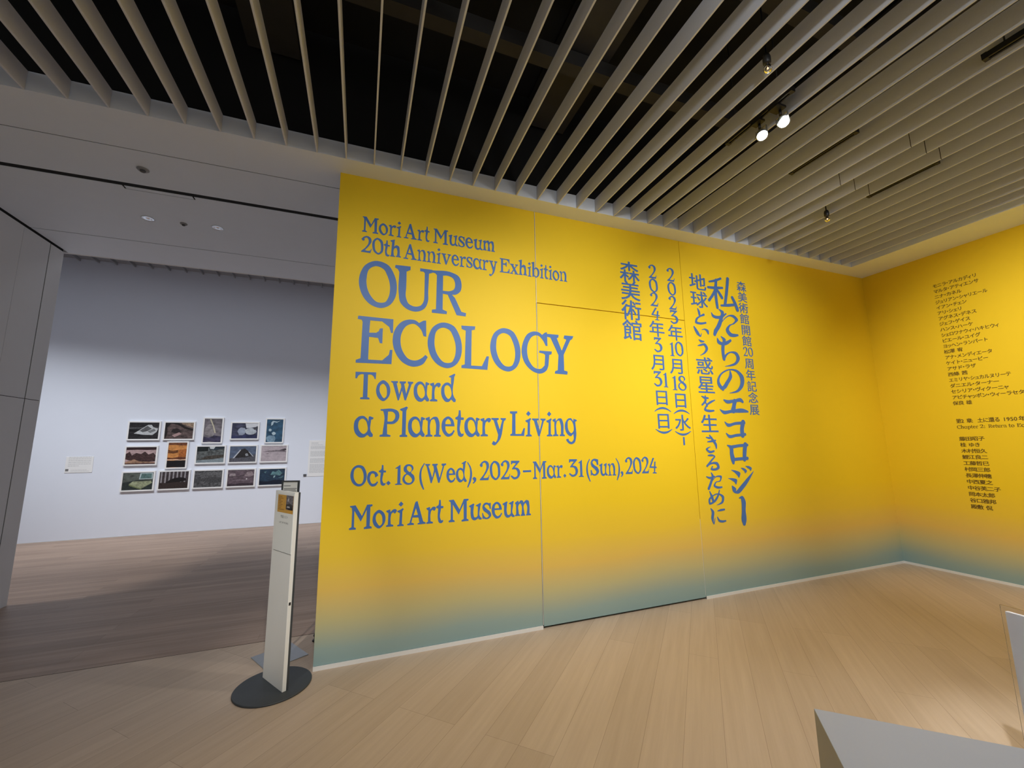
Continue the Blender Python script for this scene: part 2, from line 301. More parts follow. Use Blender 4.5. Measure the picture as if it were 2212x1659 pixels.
# brush-like kana of the title columns: (x, z) pairs of both stroke edges in millimetres on the wall
TITLE_STROKES = '3616,3290,3614,3311 3712,3311,3706,3340 3796,3348,3787,3373/3588,3217,3594,3244 3696,3218,3702,3253 3802,3236,3805,3263/3699,3327,3738,3332 3675,3158,3716,3164 3685,3000,3721,3008/3682,3225,3712,3218 3637,3157,3670,3146 3574,3087,3607,3072/3713,3199,3741,3216 3742,3159,3774,3178 3767,3120,3801,3139/3876,3368,3920,3371 3841,3207,3884,3209 3801,3052,3841,3053/3762,3024,3764,3047 3867,3032,3869,3066 3976,3053,3976,3084/3924,3142,3957,3158 3952,3087,3991,3103 3982,3000,4025,3016\n3602,2939,3608,2942 3611,2893,3634,2916 3689,2871,3696,2907 3779,2900,3767,2926 3828,2938,3816,2951/3719,2980,3728,2990 3745,2954,3790,2967 3721,2886,3769,2881 3657,2780,3712,2766 3621,2734,3671,2719 3607,2692,3648,2685/3756,2841,3751,2844 3809,2888,3800,2896 3877,2919,3875,2936 3926,2908,3950,2937 3950,2885,3999,2892 3925,2850,3939,2837 3847,2813,3864,2800 3796,2750,3846,2760 3842,2687,3879,2724 3923,2681,3932,2719 3971,2695,3972,2718\n3655,2649,3664,2651 3653,2596,3689,2620 3719,2570,3728,2606 3811,2590,3796,2626 3861,2624,3842,2647/3714,2663,3726,2673 3735,2635,3780,2646 3711,2570,3758,2570 3703,2481,3746,2486 3711,2412,3751,2420/3744,2411,3717,2421 3779,2458,3761,2473 3846,2492,3846,2509 3902,2475,3934,2502 3916,2436,3968,2440 3895,2395,3921,2374 3814,2357,3819,2339 3735,2337,3735,2333\n3796,2285,3810,2287 3783,2236,3826,2231 3727,2165,3770,2146 3670,2109,3704,2080 3645,2097,3651,2073/3690,2088,3659,2067 3651,2127,3610,2108 3635,2167,3601,2166 3659,2221,3638,2231 3724,2269,3715,2283 3810,2294,3812,2309 3897,2274,3921,2297 3942,2208,3998,2225 3934,2144,3986,2134 3883,2081,3902,2057 3765,2041,3766,2036\n3663,1960,3671,1968 3701,1928,3712,1961 3816,1935,3817,1968 3924,1941,3934,1980 3931,1938,3957,1954/3801,1951,3860,1944 3785,1899,3839,1894 3763,1853,3832,1847/3601,1855,3608,1860 3640,1813,3650,1846 3777,1822,3779,1856 3935,1825,3943,1870 4006,1828,4014,1848\n3653,1725,3659,1728 3682,1677,3694,1709 3810,1691,3810,1722 3939,1698,3940,1732/3895,1723,3954,1716 3868,1643,3924,1641 3870,1576,3925,1581/3657,1601,3667,1607 3689,1557,3701,1587 3806,1564,3806,1594 3936,1573,3935,1605\n3661,1470,3669,1479 3689,1447,3736,1463 3689,1381,3743,1387 3700,1311,3754,1317 3711,1288,3744,1290/3709,1436,3704,1470 3824,1452,3822,1483 3951,1459,3952,1489/3894,1479,3950,1475 3875,1400,3929,1397 3868,1324,3916,1322/3724,1309,3724,1340 3822,1313,3823,1345 3934,1315,3935,1349\n3686,1214,3688,1217 3735,1184,3756,1208 3766,1157,3814,1178 3779,1141,3798,1142/3634,1131,3635,1134 3682,1109,3696,1131 3717,1088,3759,1111 3729,1073,3746,1073/3675,1054,3682,1056 3686,993,3734,1015 3746,969,3727,1002 3854,1029,3813,1059 3944,1114,3913,1132 4011,1195,4008,1196/3824,1233,3826,1235 3857,1208,3879,1227 3875,1191,3910,1199 3880,1176,3889,1175/3894,1250,3895,1252 3929,1227,3948,1248 3953,1213,3984,1225 3959,1200,3968,1199\n3760,919,3757,927 3785,915,3809,944 3788,897,3845,900 3783,793,3837,791 3771,684,3832,681 3780,663,3823,663'
SUBTITLE_STROKES = '3407,2964,3417,2968 3413,2920,3443,2929 3423,2875,3444,2881/3486,2912,3499,2887 3431,2881,3441,2867 3376,2845,3399,2834 3362,2796,3391,2815 3425,2781,3431,2807 3512,2798,3511,2819\n3333,2754,3343,2759 3346,2710,3375,2726 3383,2657,3411,2676 3427,2644,3420,2658 3440,2684,3433,2684/3445,2721,3445,2727 3489,2726,3496,2742 3514,2702,3544,2721 3524,2686,3544,2692\n3389,2607,3393,2612 3418,2581,3432,2605 3462,2587,3464,2599/3368,2538,3368,2543 3406,2538,3405,2559 3461,2546,3479,2571 3476,2516,3512,2520 3456,2479,3474,2466 3392,2437,3395,2434\n3361,1993,3365,1997 3397,1965,3409,1988 3451,1965,3455,1982/3409,1996,3423,1997 3403,1953,3429,1947 3357,1908,3376,1897/3371,1899,3366,1910 3412,1914,3420,1929 3422,1885,3442,1892/3541,1959,3547,1948 3485,1944,3500,1925 3412,1893,3429,1882 3386,1846,3416,1858 3443,1824,3451,1851 3519,1832,3520,1850\n3376,1559,3379,1566 3424,1541,3426,1563 3467,1557,3463,1567/3393,1508,3392,1517 3448,1508,3445,1529 3508,1519,3506,1535/3425,1579,3437,1584 3455,1526,3482,1538 3494,1470,3522,1479 3501,1446,3517,1447/3427,1465,3431,1460 3364,1439,3393,1435 3406,1398,3417,1421 3473,1407,3470,1426\n3383,1369,3383,1377 3428,1363,3433,1385 3462,1364,3483,1364 3418,1326,3435,1315 3355,1274,3375,1261/3372,1263,3365,1276 3434,1285,3432,1302 3491,1273,3513,1296 3498,1258,3531,1245 3460,1240,3463,1218 3429,1246,3406,1234 3441,1256,3428,1262\n3336,1162,3340,1166 3369,1139,3375,1158 3430,1142,3426,1160 3458,1158,3451,1167/3404,1198,3414,1201 3413,1168,3442,1167 3389,1113,3418,1106 3347,1045,3377,1035/3424,1114,3420,1117 3476,1150,3471,1161 3527,1139,3551,1155 3518,1118,3529,1108 3457,1102,3466,1092 3428,1064,3454,1071 3479,1034,3489,1057 3539,1038,3539,1055\n3364,1014,3372,1016 3379,956,3408,963 3406,902,3429,915 3444,907,3443,915/3495,1018,3507,1015 3466,968,3487,959 3397,911,3415,894 3369,902,3351,885 3371,926,3347,934 3411,960,3404,971 3486,973,3490,986 3525,940,3556,950 3519,910,3542,894 3446,874,3448,871\n3359,843,3369,847 3373,810,3406,812 3362,746,3395,746 3392,684,3388,705 3416,750,3412,751/3452,810,3451,817 3493,809,3490,829 3546,814,3544,831/3439,757,3447,759 3453,713,3473,726 3499,696,3503,718 3550,701,3548,717'

def smooth_path(pts, closed=True, n=7):
    """pts: (x, y, smooth); corners stay sharp, smooth points get a Hermite tangent"""
    out = []; k = len(pts)
    for i in range(k if closed else k-1):
        p0, p1, p2, p3 = pts[(i-1) % k], pts[i], pts[(i+1) % k], pts[(i+2) % k]
        if not closed:
            p0 = pts[max(i-1, 0)]; p3 = pts[min(i+2, k-1)]
        a = Vector(p1[:2]); b = Vector(p2[:2])
        out.append(a)
        if not (p1[2] or p2[2]): continue
        L = (b-a).length
        def tangent(q0, q1, q2):
            d0 = (q1-q0).length or 1e-9; d1 = (q2-q1).length or 1e-9
            return ((q1-q0)/d0*d1+(q2-q1)/d1*d0)/(d0+d1)
        ta = tangent(Vector(p0[:2]), a, b)*L if p1[2] else (b-a)
        tb = tangent(a, b, Vector(p3[:2]))*L if p2[2] else (b-a)
        for j in range(1, n):
            t = j/n; t2 = t*t; t3 = t2*t
            out.append(a*(2*t3-3*t2+1)+ta*(t3-2*t2+t)+b*(-2*t3+3*t2)+tb*(t3-t2))
    if not closed: out.append(Vector(pts[-1][:2]))
    return out
GC = {}
def glyph(ch):
    """triangles of a serif letter in hundredths of the cap height"""
    if ch in GC: return GC[ch]
    if ch == ')':
        v, f, wd = glyph('('); r = ([(wd-x, y) for x, y in v], f, wd)
    elif ch == '–':
        r = glyph('-')
    else:
        groups = [[]]; wd = 0
        for part in GLYPHS[ch].split('/'):
            if part.startswith('#'): groups.append([]); part = part[1:]
            c = []
            for t in part.split():
                s = t.endswith('s'); x, y = t.rstrip('s').split(','); c.append((float(x), float(y), s))
            groups[-1].append(smooth_path(c)); wd = max(wd, max(p[0] for p in c))
        v = []; f = []
        for g in groups:
            n = len(v); flat = [p for c in g for p in c]
            v += [(p.x, p.y) for p in flat]
            for tri in tessellate_polygon([[Vector((p.x, p.y, 0)) for p in c] for c in g]): f.append([n+i for i in tri])
        r = (v, f, wd)
    GC[ch] = r
    return r
GLYPH_COUNT = [0]
LAYER = Vector((0, -0.00015, 0))
def serif_word(mb, text, place, x0, x1, base, cap, track=2.0):
    """lay a word between x0 and x1; place(x, z) gives the point on the wall"""
    wd = 0; items = []
    for ch in text:
        if ch == ' ': wd += 24; continue
        g = glyph(ch); items.append((wd, g)); wd += g[2] + track
    wd -= track
    sx = (x1-x0)/wd if x1 is not None else cap/100.0
    for off, (v, f, gw) in items:
        n = len(mb.v); GLYPH_COUNT[0] += 1
        up_ = LAYER*(GLYPH_COUNT[0] % 3)
        mb.v += [tuple(Vector(place(x0+(off+x)*sx, base+y*cap/100.0))+up_) for x, y in v]
        for t in f: mb.f.append([n+i for i in t]); mb.mi.append(0); mb.sm.append(False)
CJK = {}
def cjk(ch, weight=0.0):
    """outline of a character from Blender's built-in interface font, as triangles in em units"""
    key = (ch, weight)
    if key in CJK: return CJK[key]
    cu = bpy.data.curves.new('tmp_character', 'FONT'); cu.body = ch; cu.size = 1.0; cu.offset = weight; cu.resolution_u = 3
    o = bpy.data.objects.new('tmp_character', cu); COL.objects.link(o)
    bpy.context.view_layer.update()
    me = bpy.data.meshes.new_from_object(o.evaluated_get(bpy.context.evaluated_depsgraph_get()))
    v = [(q.co.x, q.co.y) for q in me.vertices]; f = [list(p.vertices) for p in me.polygons]
    bpy.data.objects.remove(o, do_unlink=True); bpy.data.curves.remove(cu); bpy.data.meshes.remove(me)
    CJK[key] = (v, f)
    return CJK[key]
def put_cjk(mb, ch, place, x0, z0, sx, sz, weight=0.0, lift=None):
    """weight thickens the strokes by laying the outline four times a hair apart, one on the other"""
    lift = (LAYER if lift is None else lift)
    v, f = cjk(ch)
    shifts = ((-1, -.6), (1, .6), (-1, .6), (1, -.6)) if weight else ((0, 0),)
    for k, (a, b) in enumerate(shifts):
        n = len(mb.v)
        mb.v += [tuple(Vector(place(x0+(x+a*weight)*sx, z0+(y+b*weight)*sz))+lift*k) for x, y in v]
        for t in f: mb.f.append([n+i for i in t]); mb.mi.append(0); mb.sm.append(False)
def cjk_box(mb, ch, place, cx, cz, wd, hg, weight=0.012):
    """a character in a cell of wd x hg centred on cx, cz"""
    put_cjk(mb, ch, place, cx-wd*0.5, cz-hg*0.385, wd, hg, weight)
def brush(mb, block, place):
    lay = 0
    for line in block.split('\n'):
        for st in line.split('/'):
            lay += 1; P_ = lambda x, z, k=lay % 9: Vector(place(x, z))+LAYER*2*k
            q = [tuple(float(t)/1000 for t in p.split(',')) for p in st.split()]
            a = smooth_path([(p[0], p[1], True) for p in q], False, 8); b = smooth_path([(p[2], p[3], True) for p in q], False, 8)
            n = len(mb.v); k = len(a)
            mb.v += [tuple(P_(p.x, p.y)+LAYER*(1.5*i/k)) for i, p in enumerate(a)] + [tuple(P_(p.x, p.y)+LAYER*(1.5*i/k)) for i, p in enumerate(b)]
            for i in range(k-1): mb.f.append([n+i, n+i+1, n+k+i+1, n+k+i]); mb.mi.append(0); mb.sm.append(False)
            for e in (0, k-1):                     # rounded stroke ends
                c = (a[e]+b[e])/2; r = (a[e]-b[e]).length/2
                if r < 0.006: continue
                mb.face([P_(c.x+r*math.cos(t*math.pi/6), c.y+r*math.sin(t*math.pi/6))+LAYER*(0.7 if e else 0.35) for t in range(12)])

# ------------------------------------------------------------------ the setting
Y1 = 3.307; X2 = 6.394; XL = -0.24; XW = -3.20; ZT = 3.72; YB = 9.37
# floors
mb = MB(); mb.box(-3.2, 6.5, -3.2, 3.926, -0.05, 0); struct(mb.build('floor', M['oak']))
mb = MB(); mb.box(-9.0, 2.6, 3.934, YB, -0.05, 0); struct(mb.build('floor_gallery', M['oak2']))
mb = MB(); mb.box(-3.2, XL+0.9, 3.926, 3.934, -0.05, -0.001); struct(mb.build('trim_1', M['gap']))
# title wall: printed panels with narrow joints, a double-height door leaf
mb = MB()
mb.box(XL, 1.476, Y1, Y1+0.03, 0.028, ZT)
mb.box(1.484, 3.216, Y1, Y1+0.03, 2.811, ZT)
mb.box(3.2205, X2, Y1, Y1+0.03, 0.026, ZT)
wall = struct(mb.build('wall_front', M['print']))
mb = MB(); mb.box(XL+0.002, X2, Y1+0.0305, Y1+0.33, 0.0, ZT+0.12)
mb.box(1.4762, 1.4800, Y1+0.003, Y1+0.0304, 0.0, 2.806)
mb.build('wall_core', M['gap'], wall)
mb = MB(); mb.box(XL, XL+0.0018, Y1+0.031, Y1+0.33, 0.0, ZT+0.10); mb.box(XL, X2, Y1+0.331, Y1+0.35, 0, 3.85)
mb.build('wall_return', M['white'], wall)
mb = MB(); mb.box(1.4800, 1.4838, Y1+0.001, Y1+0.028, 0.03, ZT); mb.box(3.2162, 3.2192, Y1+0.001, Y1+0.028, 0.03, 0.75)
mb.build('joint_edge', M['bonewhite'], wall)
mb = MB(); mb.box(1.4865, 3.2155, Y1, Y1+0.03, 0.018, 2.803)
door = struct(mb.build('door_1', M['print']))
mb = MB(); mb.box(XL, 1.4765, Y1-0.008, Y1, 0, 0.027); struct(mb.build('baseboard_front', M['bonewhite']))
mb = MB(); mb.box(3.2195, X2, Y1-0.008, Y1, 0, 0.026); struct(mb.build('baseboard_corner', M['bonewhite']))
# list wall
mb = MB(); mb.box(X2, X2+0.1, -3.2, Y1+0.35, 0.026, ZT)
wall2 = struct(mb.build('wall_right', M['print']))
mb = MB(); mb.box(X2-0.008, X2, -3.2, Y1-0.008, 0, 0.026); struct(mb.build('baseboard_right', M['bonewhite']))
# left wall with flush door panels
mb = MB()
mb.box(XW-0.004, XW, 5.542, 5.735, 0.0, 2.025); mb.box(XW-0.004, XW, 5.542, 5.735, 2.031, 3.70)
mb.box(XW-0.004, XW, -3.2, 4.2, 0.0, 3.70)
mb.box(XW-0.20, XW-0.0, 5.7352, 5.745, 0.0, 3.70)
wl = struct(mb.build('wall_left', M['white']))
mb = MB(); mb.box(XW-0.20, XW-0.0045, -3.2, 5.735, 0.0, 3.85)
mb.build('wall_core', M['gap'], wl)
mb = MB()
mb.box(XW-0.004, XW, 4.206, 5.1655, 0.012, 2.025); mb.box(XW-0.004, XW, 4.206, 5.1655, 2.031, 3.70)
mb.box(XW-0.004, XW, 5.1685, 5.530, 0.012, 2.025); mb.box(XW-0.004, XW, 5.1685, 5.530, 2.031, 3.70)
d2 = struct(mb.build('door_2', M['white']))
mb = MB(); mb.box(XW, XW+0.006, 5.43, 5.445, 0.865, 0.935); mb.box(XW, XW+0.006, 5.40, 5.445, 0.865, 0.878)
mb.build('door_pull', M['black'], d2)
# soffit over the opening: panels with joints, a slot and a small hatch
def soffit_panels():
    mb = MB(); x0, x1, t = -3.19, X2, ZT+0.004
    mb.box(x0, x1, 3.12, 3.537, ZT, t); mb.box(x0, x1, 3.547, 4.037, ZT, t)
    hx0, hx1, hy = -1.985, -1.478, 4.142
    mb.box(x0, x1, hy, 5.216, ZT, t); mb.box(x0, hx0, 4.094, hy, ZT, t); mb.box(hx1, x1, 4.094, hy, ZT, t)
    mb.box(hx0+0.014, hx1-0.014, 4.094, hy-0.007, ZT+0.001, t)
    mb.box(x0, x1, 5.228, 5.80, ZT, t)
    mb.box(x0, x1, 3.12, 3.135, t, 3.852)
    return mb
so = struct(soffit_panels().build('ceiling_soffit', M['soffit']))
mb = MB(); mb.box(-3.19, X2, 3.136, 5.79, ZT+0.0045, 3.85); mb.build('soffit_core', M['gap'], so)
mb = MB(); mb.box(5.85, 5.865, -3.2, 3.12, ZT, 3.852); mb.box(5.865, X2, -3.2, 3.12, ZT, ZT+0.018)
struct(mb.build('ceiling_edge', M['soffit']))
mb = MB(); mb.box(-9.0, 2.6, 5.80, 5.83, ZT, 5.0); struct(mb.build('wall_bulkhead', M['white']))
mb = MB(); mb.box(-9.0, XW-0.21, 5.60, 5.799, 0, 5.0); struct(mb.build('wall_gallery_front', M['white']))
# gallery shell
mb = MB(); mb.box(-9.0, 2.6, YB, YB+0.1, 0.006, 5.0); struct(mb.build('wall_back', M['gwall']))
mb = MB(); mb.box(-9.1, -9.0, 5.6, YB, 0, 5.0); struct(mb.build('wall_gallery_left', M['white']))
mb = MB(); mb.box(2.6, 2.7, Y1+0.35, YB, 0, 5.0); struct(mb.build('wall_gallery_right', M['white']))
mb = MB(); mb.box(-9.0, 2.6, 5.83, YB, 5.0, 5.05)
for i in range(34): mb.box(-6.6+i*0.27, -6.58+i*0.27, 5.85, YB-0.02, 4.95, 5.0)
struct(mb.build('ceiling_gallery', M['galceil']))
# dark plenum above the baffles
mb = MB(); mb.box(-3.4, X2+0.1, -3.2, 3.12, 4.75, 4.8)
pl_ = struct(mb.build('ceiling', M['plenum']))
mb = MB()
for i, y in enumerate((0.6, 1.45, 2.3)): mb.box(-3.4, X2, y, y+0.10, 4.30, 4.42)
mb.build('plenum_beam', M['plenum2'], pl_)
mb = MB()
for x in (-0.9, 1.35, 3.6): mb.box(x, x+0.35, -3.0, 3.1, 4.45, 4.72)
mb.build('plenum_duct', M['plenum2'], pl_)
mb = MB(); mb.box(-3.4, X2, 3.137, 3.20, 3.852, 4.8); mb.build('plenum_end', M['plenum'], pl_)

# ------------------------------------------------------------------ ceiling baffles
ORD = ['', 'first', 'second', 'third', 'fourth', 'fifth', 'sixth', 'seventh', 'eighth', 'ninth', 'tenth', 'eleventh', 'twelfth', 'thirteenth', 'fourteenth', 'fifteenth', 'sixteenth', 'seventeenth', 'eighteenth', 'nineteenth']
TENS = {20: ('twentieth', 'twenty'), 30: ('thirtieth', 'thirty'), 40: ('fortieth', 'forty')}
def ordinal(n):
    if n < 20: return ORD[n]
    t, u = n//10*10, n % 10
    return TENS[t][0] if u == 0 else TENS[t][1]+'-'+ORD[u]
BT = 0.011
def baffle_x(k):
    T_ = [(-14, -2.876), (-10, -2.052), (1, 0.214), (6, 1.217), (12, 2.446), (14, 2.849), (28, 5.650), (29, 5.85)]
    for (k0, a), (k1, b) in zip(T_, T_[1:]):
        if k0 <= k <= k1: return a+(b-a)*(k-k0)/(k1-k0)
FIN_Y0, FIN_Y1, FIN_Z0, FIN_Z1 = -3.0, 3.118, 3.716, 3.850
for k in range(-13, 29):
    x = baffle_x(k)
    mb = MB()
    split = k in (19, 20, 21)       # three baffles carry a removable length between two fine cuts
    mb.box(x, x+BT, FIN_Y0, FIN_Y1, FIN_Z0, FIN_Z1)
    o = mb.build('ceiling_baffle', M['baffle'], None, (x, 0, FIN_Z1), 0.0015)
    n = 29-k
    lab = 'slim beige ceiling baffle, ' + ordinal(n) + ' counting from the right-hand yellow wall'
    if split: lab = 'beige ceiling baffle with two fine cuts, ' + ordinal(n) + ' from the right-hand yellow wall'
    tag(o, lab, 'ceiling baffle', 'ceiling baffles over the foyer')
    if split:
        for y in (1.553, 2.043):
            mb = MB(); mb.box(x-0.0006, x+BT+0.0006, y, y+0.004, FIN_Z0-0.0006, FIN_Z1); mb.build('cut_line', M['gap'], o, (x, y, FIN_Z1))

# ------------------------------------------------------------------ lettering on the title wall
def front(x, z): return (x, Y1-0.0012, z)
def serif_line(name, words, base, cap, parent, label=None):
    mb = MB()
    for t, a, b in words: serif_word(mb, t, front, a, b, base, cap)
    o = mb.build(name, M['blue'], parent)
    if label: o['label'] = label
    return o
serif_line('title_lettering', [('Mori', -0.057, 0.252), ('Art', 0.272, 0.488), ('Museum', 0.520, 1.078)], 3.239, 0.136, wall, 'small blue serif line at the top')
serif_line('title_lettering', [('20th', -0.059, 0.255), ('Anniversary', 0.274, 1.102), ('Exhibition', 1.124, 1.810)], 3.056, 0.136, wall, 'second small blue serif line')
serif_line('title_lettering', [('O', -0.063, 0.230), ('U', 0.210, 0.517), ('R', 0.515, 0.813)], 2.610, 0.379, wall, 'large blue word OUR')
serif_line('title_lettering', [('E', -0.059, 0.211), ('C', 0.211, 0.492), ('O', 0.489, 0.778), ('L', 0.772, 1.018), ('O', 1.030, 1.314), ('G', 1.325, 1.625), ('Y', 1.575, 1.857)], 2.148, 0.374, wall, 'large blue word ECOLOGY')
serif_line('title_lettering', [('Toward', -0.056, 0.730)], 1.865, 0.212, wall, 'blue word Toward')
serif_line('title_lettering', [('a', -0.051, 0.088), ('Planetary', 0.136, 1.170), ('Living', 1.206, 1.862)], 1.581, 0.212, wall, 'blue words a Planetary Living')
serif_line('date_lettering', [('Oct.', -0.059, 0.231), ('18', 0.261, 0.408), ('(Wed)', 0.444, 0.870), (',', 0.873, 0.905), ('2023', 0.934, 1.295), ('–', 1.319, 1.396), ('Mar.', 1.411, 1.736), ('31', 1.761, 1.912), ('(Sun)', 1.940, 2.303), (',', 2.307, 2.337), ('2024', 2.361, 2.728)], 1.214, 0.150, wall, 'blue date line in serif letters')
serif_line('title_lettering', [('Mori', -0.052, 0.335), ('Art', 0.361, 0.638), ('Museum', 0.680, 1.385)], 0.909, 0.172, wall, 'lowest blue serif line')
# vertical Japanese columns
def column(name, cells, label):
    mb = MB()
    for kind, t, cx, cz, wd, hg in cells:
        if kind == 'k': cjk_box(mb, t, front, cx, cz, wd, hg)
        elif kind == 's': serif_word(mb, t, front, cx-wd/2, cx+wd/2, cz-hg/2, hg, 6)
        elif kind == 'arc':
            s = 1 if t == '(' else -1; P = []; Q = []
            for i in range(15):
                u = -1+2*i/14; P.append((cx+u*wd/2, cz+s*(hg/2-hg*u*u))); Q.append((cx+u*wd/2*0.93, cz+s*(hg/2-0.018*(1-u*u)-hg*u*u*0.97-0.004)))
            for i in range(14): mb.face([front(*P[i]), front(*P[i+1]), front(*Q[i+1]), front(*Q[i])])
        elif kind == 'bar': mb.face([front(cx-wd/2, cz-hg/2), front(cx+wd/2, cz-hg/2), front(cx+wd/2, cz+hg/2), front(cx-wd/2, cz+hg/2)])
    o = mb.build(name, M['blue'], wall); o['label'] = label
    return o
cells = []
for i, t in enumerate(['森', '美', '術', '館', '開', '館', '20', '周', '年', '記', '念', '展']):
    z = 3.305-0.131*i
    cells.append(('s', t, 4.105, z, 0.150, 0.104) if t == '20' else ('k', t, 4.102+0.001*i, z, 0.152, 0.130))
column('column_lettering', cells, 'rightmost small blue Japanese column')
mb = MB(); brush(mb, TITLE_STROKES, front)
mb.build('column_lettering', M['blue'], wall)['label'] = 'large brush-like blue Japanese title column'
mb = MB(); brush(mb, SUBTITLE_STROKES, front)
for t, z in (('地', 3.273), ('球', 3.071), ('惑', 2.323), ('星', 2.119), ('生', 1.703)): cjk_box(mb, t, front, 3.445, z, 0.25, 0.205, 0.012)
mb.build('column_lettering', M['blue'], wall)['label'] = 'middle blue Japanese column beside the large title column'
D_, E_ = 3.079, 2.841
cells = [('s', '2', D_-0.006, 3.297, 0.106, 0.146), ('s', '0', D_-0.003, 3.141, 0.112, 0.146), ('s', '2', D_-0.006, 2.980, 0.106, 0.146), ('s', '3', D_, 2.826, 0.110, 0.146),
    ('k', '年', D_+0.001, 2.658, 0.205, 0.180), ('s', '10', D_+0.001, 2.479, 0.180, 0.150), ('k', '月', D_-0.006, 2.300, 0.205, 0.180), ('s', '18', D_+0.004, 2.122, 0.183, 0.152), ('k', '日', D_+0.004, 1.941, 0.205, 0.172),
    ('arc', '(', D_+0.006, 1.823, 0.212, 0.045), ('k', '水', D_+0.009, 1.711, 0.208, 0.175), ('arc', ')', D_+0.006, 1.600, 0.212, 0.045), ('bar', '', D_+0.009, 1.523, 0.022, 0.082)]
column('column_lettering', cells, 'blue vertical date column ending in a short bar')
cells = [('s', '2', E_-0.008, 3.299, 0.106, 0.146), ('s', '0', E_-0.006, 3.146, 0.112, 0.146), ('s', '2', E_-0.008, 2.991, 0.106, 0.146), ('s', '4', E_-0.003, 2.841, 0.108, 0.138),
    ('k', '年', E_+0.001, 2.680, 0.205, 0.180), ('s', '3', E_+0.003, 2.505, 0.108, 0.152), ('k', '月', E_-0.004, 2.328, 0.205, 0.180), ('s', '31', E_+0.008, 2.148, 0.180, 0.154), ('k', '日', E_+0.004, 1.964, 0.205, 0.172),
    ('arc', '(', E_+0.006, 1.843, 0.212, 0.046), ('k', '日', E_+0.006, 1.728, 0.205, 0.172), ('arc', ')', E_+0.005, 1.620, 0.212, 0.046)]
column('column_lettering', cells, 'blue vertical date column left of the other')
column('column_lettering', [('k', t, 2.540, z, 0.250, 0.225) for t, z in (('森', 3.268), ('美', 3.060), ('術', 2.851), ('館', 2.640))], 'four blue characters, leftmost column')

# ------------------------------------------------------------------ lettering on the list wall
def side(y, z): return (X2-0.0012, y, z)
SIDE_LAYER = Vector((-0.00015, 0, 0))
def side_place(s, z): return side(2.612-s, z)
NAMES = [('モニラ・アルカディリ', .378), ('マルタ・アティエンサ', .385), ('ニナ・カネル', .236), ('ジュリアン・シャリエール', .434), ('イアン・チェン', .262), ('アリ・シェリ', .216), ('アグネス・デネス', .325), ('ジェフ・ゲイス', .266), ('ハンス・ハーケ', .280), ('シェロワナウィ・ハキヒウィ', .472), ('ピエール・ユイグ', .320), ('ヨッヘン・ランパート', .371), ('松澤 宥', .160), ('アナ・メンディエータ', .386), ('ケイト・ニュービー', .346), ('アサド・ラザ', .240), ('西條 茜', .164), ('エミリヤ・シュカルヌリーテ', .487), ('ダニエル・ターナー', .392), ('セシリア・ヴィクーニャ', .452), ('アピチャッポン・ウィーラセタクン', .640), ('保良 雄', .156)]
SMALL = 'ァィゥェォャュョッ'
def cjk_line(mb, text, z, width, size=0.050):
    adv = [0.42 if c in '・ ' else (0.80 if c in SMALL else 1.0) for c in text]
    s = width/sum(adv); x = 0
    for c, a in zip(text, adv):
        if c != ' ':
            put_cjk(mb, c, side_place, x-(1-a)*0.5*s*1.08, z-0.385*size, s*1.08, size, 0.018, SIDE_LAYER)
        x += a*s
mb = MB()
for i, (t, wd) in enumerate(NAMES): cjk_line(mb, t, 3.330-0.0672*i, wd)
mb.build('name_list_lettering', M['brown'], wall2)['label'] = 'upper list of dark brown names'
mb = MB()
cjk_line(mb, '第2章:土に還る', 1.714, 0.345, 0.054)
put = '1950年代から80年代'
cjk_line_off = 0.372
x = cjk_line_off
for c in put:
    a = 0.026 if c.isdigit() else 0.054
    put_cjk(mb, c, side_place, x-(0.006 if c.isdigit() else 0), 1.714-0.385*0.054, 0.050 if c.isdigit() else 0.054, 0.054, 0.018, SIDE_LAYER); x += a
for t, a, b in (('Chapter', 0.0, 0.172), ('2:', 0.184, 0.226), ('Return', 0.249, 0.384), ('to', 0.398, 0.440), ('Earth', 0.457, 0.575)):
    serif_word(mb, t, side_place, a, b, 1.627, 0.036)
mb.build('chapter_lettering', M['brown'], wall2)['label'] = 'dark brown chapter heading in two lines'
mb = MB()
for i, (t, n) in enumerate([('藤田昭子', 4), ('桂 ゆき', 3.2), ('木村恒久', 4), ('鯉江良二', 4), ('工藤哲巳', 4), ('村岡三郎', 4), ('長澤伸穂', 4), ('中西夏之', 4), ('中谷芙二子', 5), ('岡本太郎', 4), ('谷口雅邦', 4), ('殿敷 侃', 3.3)]):
    cjk_line(mb, t, 1.514-0.0675*i, 0.0505*n)
mb.build('name_list_lettering', M['brown'], wall2)['label'] = 'lower list of dark brown names'

# ------------------------------------------------------------------ fittings between the baffles
def T_dir(loc, d):
    """local +Z along d, origin at loc"""
    return Matrix.Translation(Vector(loc)) @ Vector(d).to_track_quat('Z', 'Y').to_matrix().to_4x4()
def track(x, y0, y1, z, label):
    o = thing('lighting_track', label, 'lighting track', (x, (y0+y1)/2, z+0.035), 'short black lighting tracks')
    mb = MB(); mb.box(x-0.018, x-0.006, y0, y1, z, z+0.035); mb.box(x+0.006, x+0.018, y0, y1, z, z+0.035); mb.box(x-0.006, x+0.006, y0, y1, z+0.012, z+0.035)
    mb.build('rail', M['black'], o, (x, (y0+y1)/2, z+0.0175))
    for y in (y0, y1):
        mb = MB(); mb.box(x-0.020, x+0.020, y-0.012, y+0.012, z-0.002, z+0.037); mb.build('end_cap', M['black'], o, (x, y, z))
    for y in (y0+0.08, y1-0.08):
        mb = MB(); mb.lathe([(0.004, z+0.035), (0.004, 4.75)], Matrix.Translation((x, y, 0)), 8); mb.build('hanger_rod', M['black'], o, (x, y, z))
    return o
track(2.545, 1.548, 2.040, 3.757, 'black lighting track carrying the two lit spotlights')
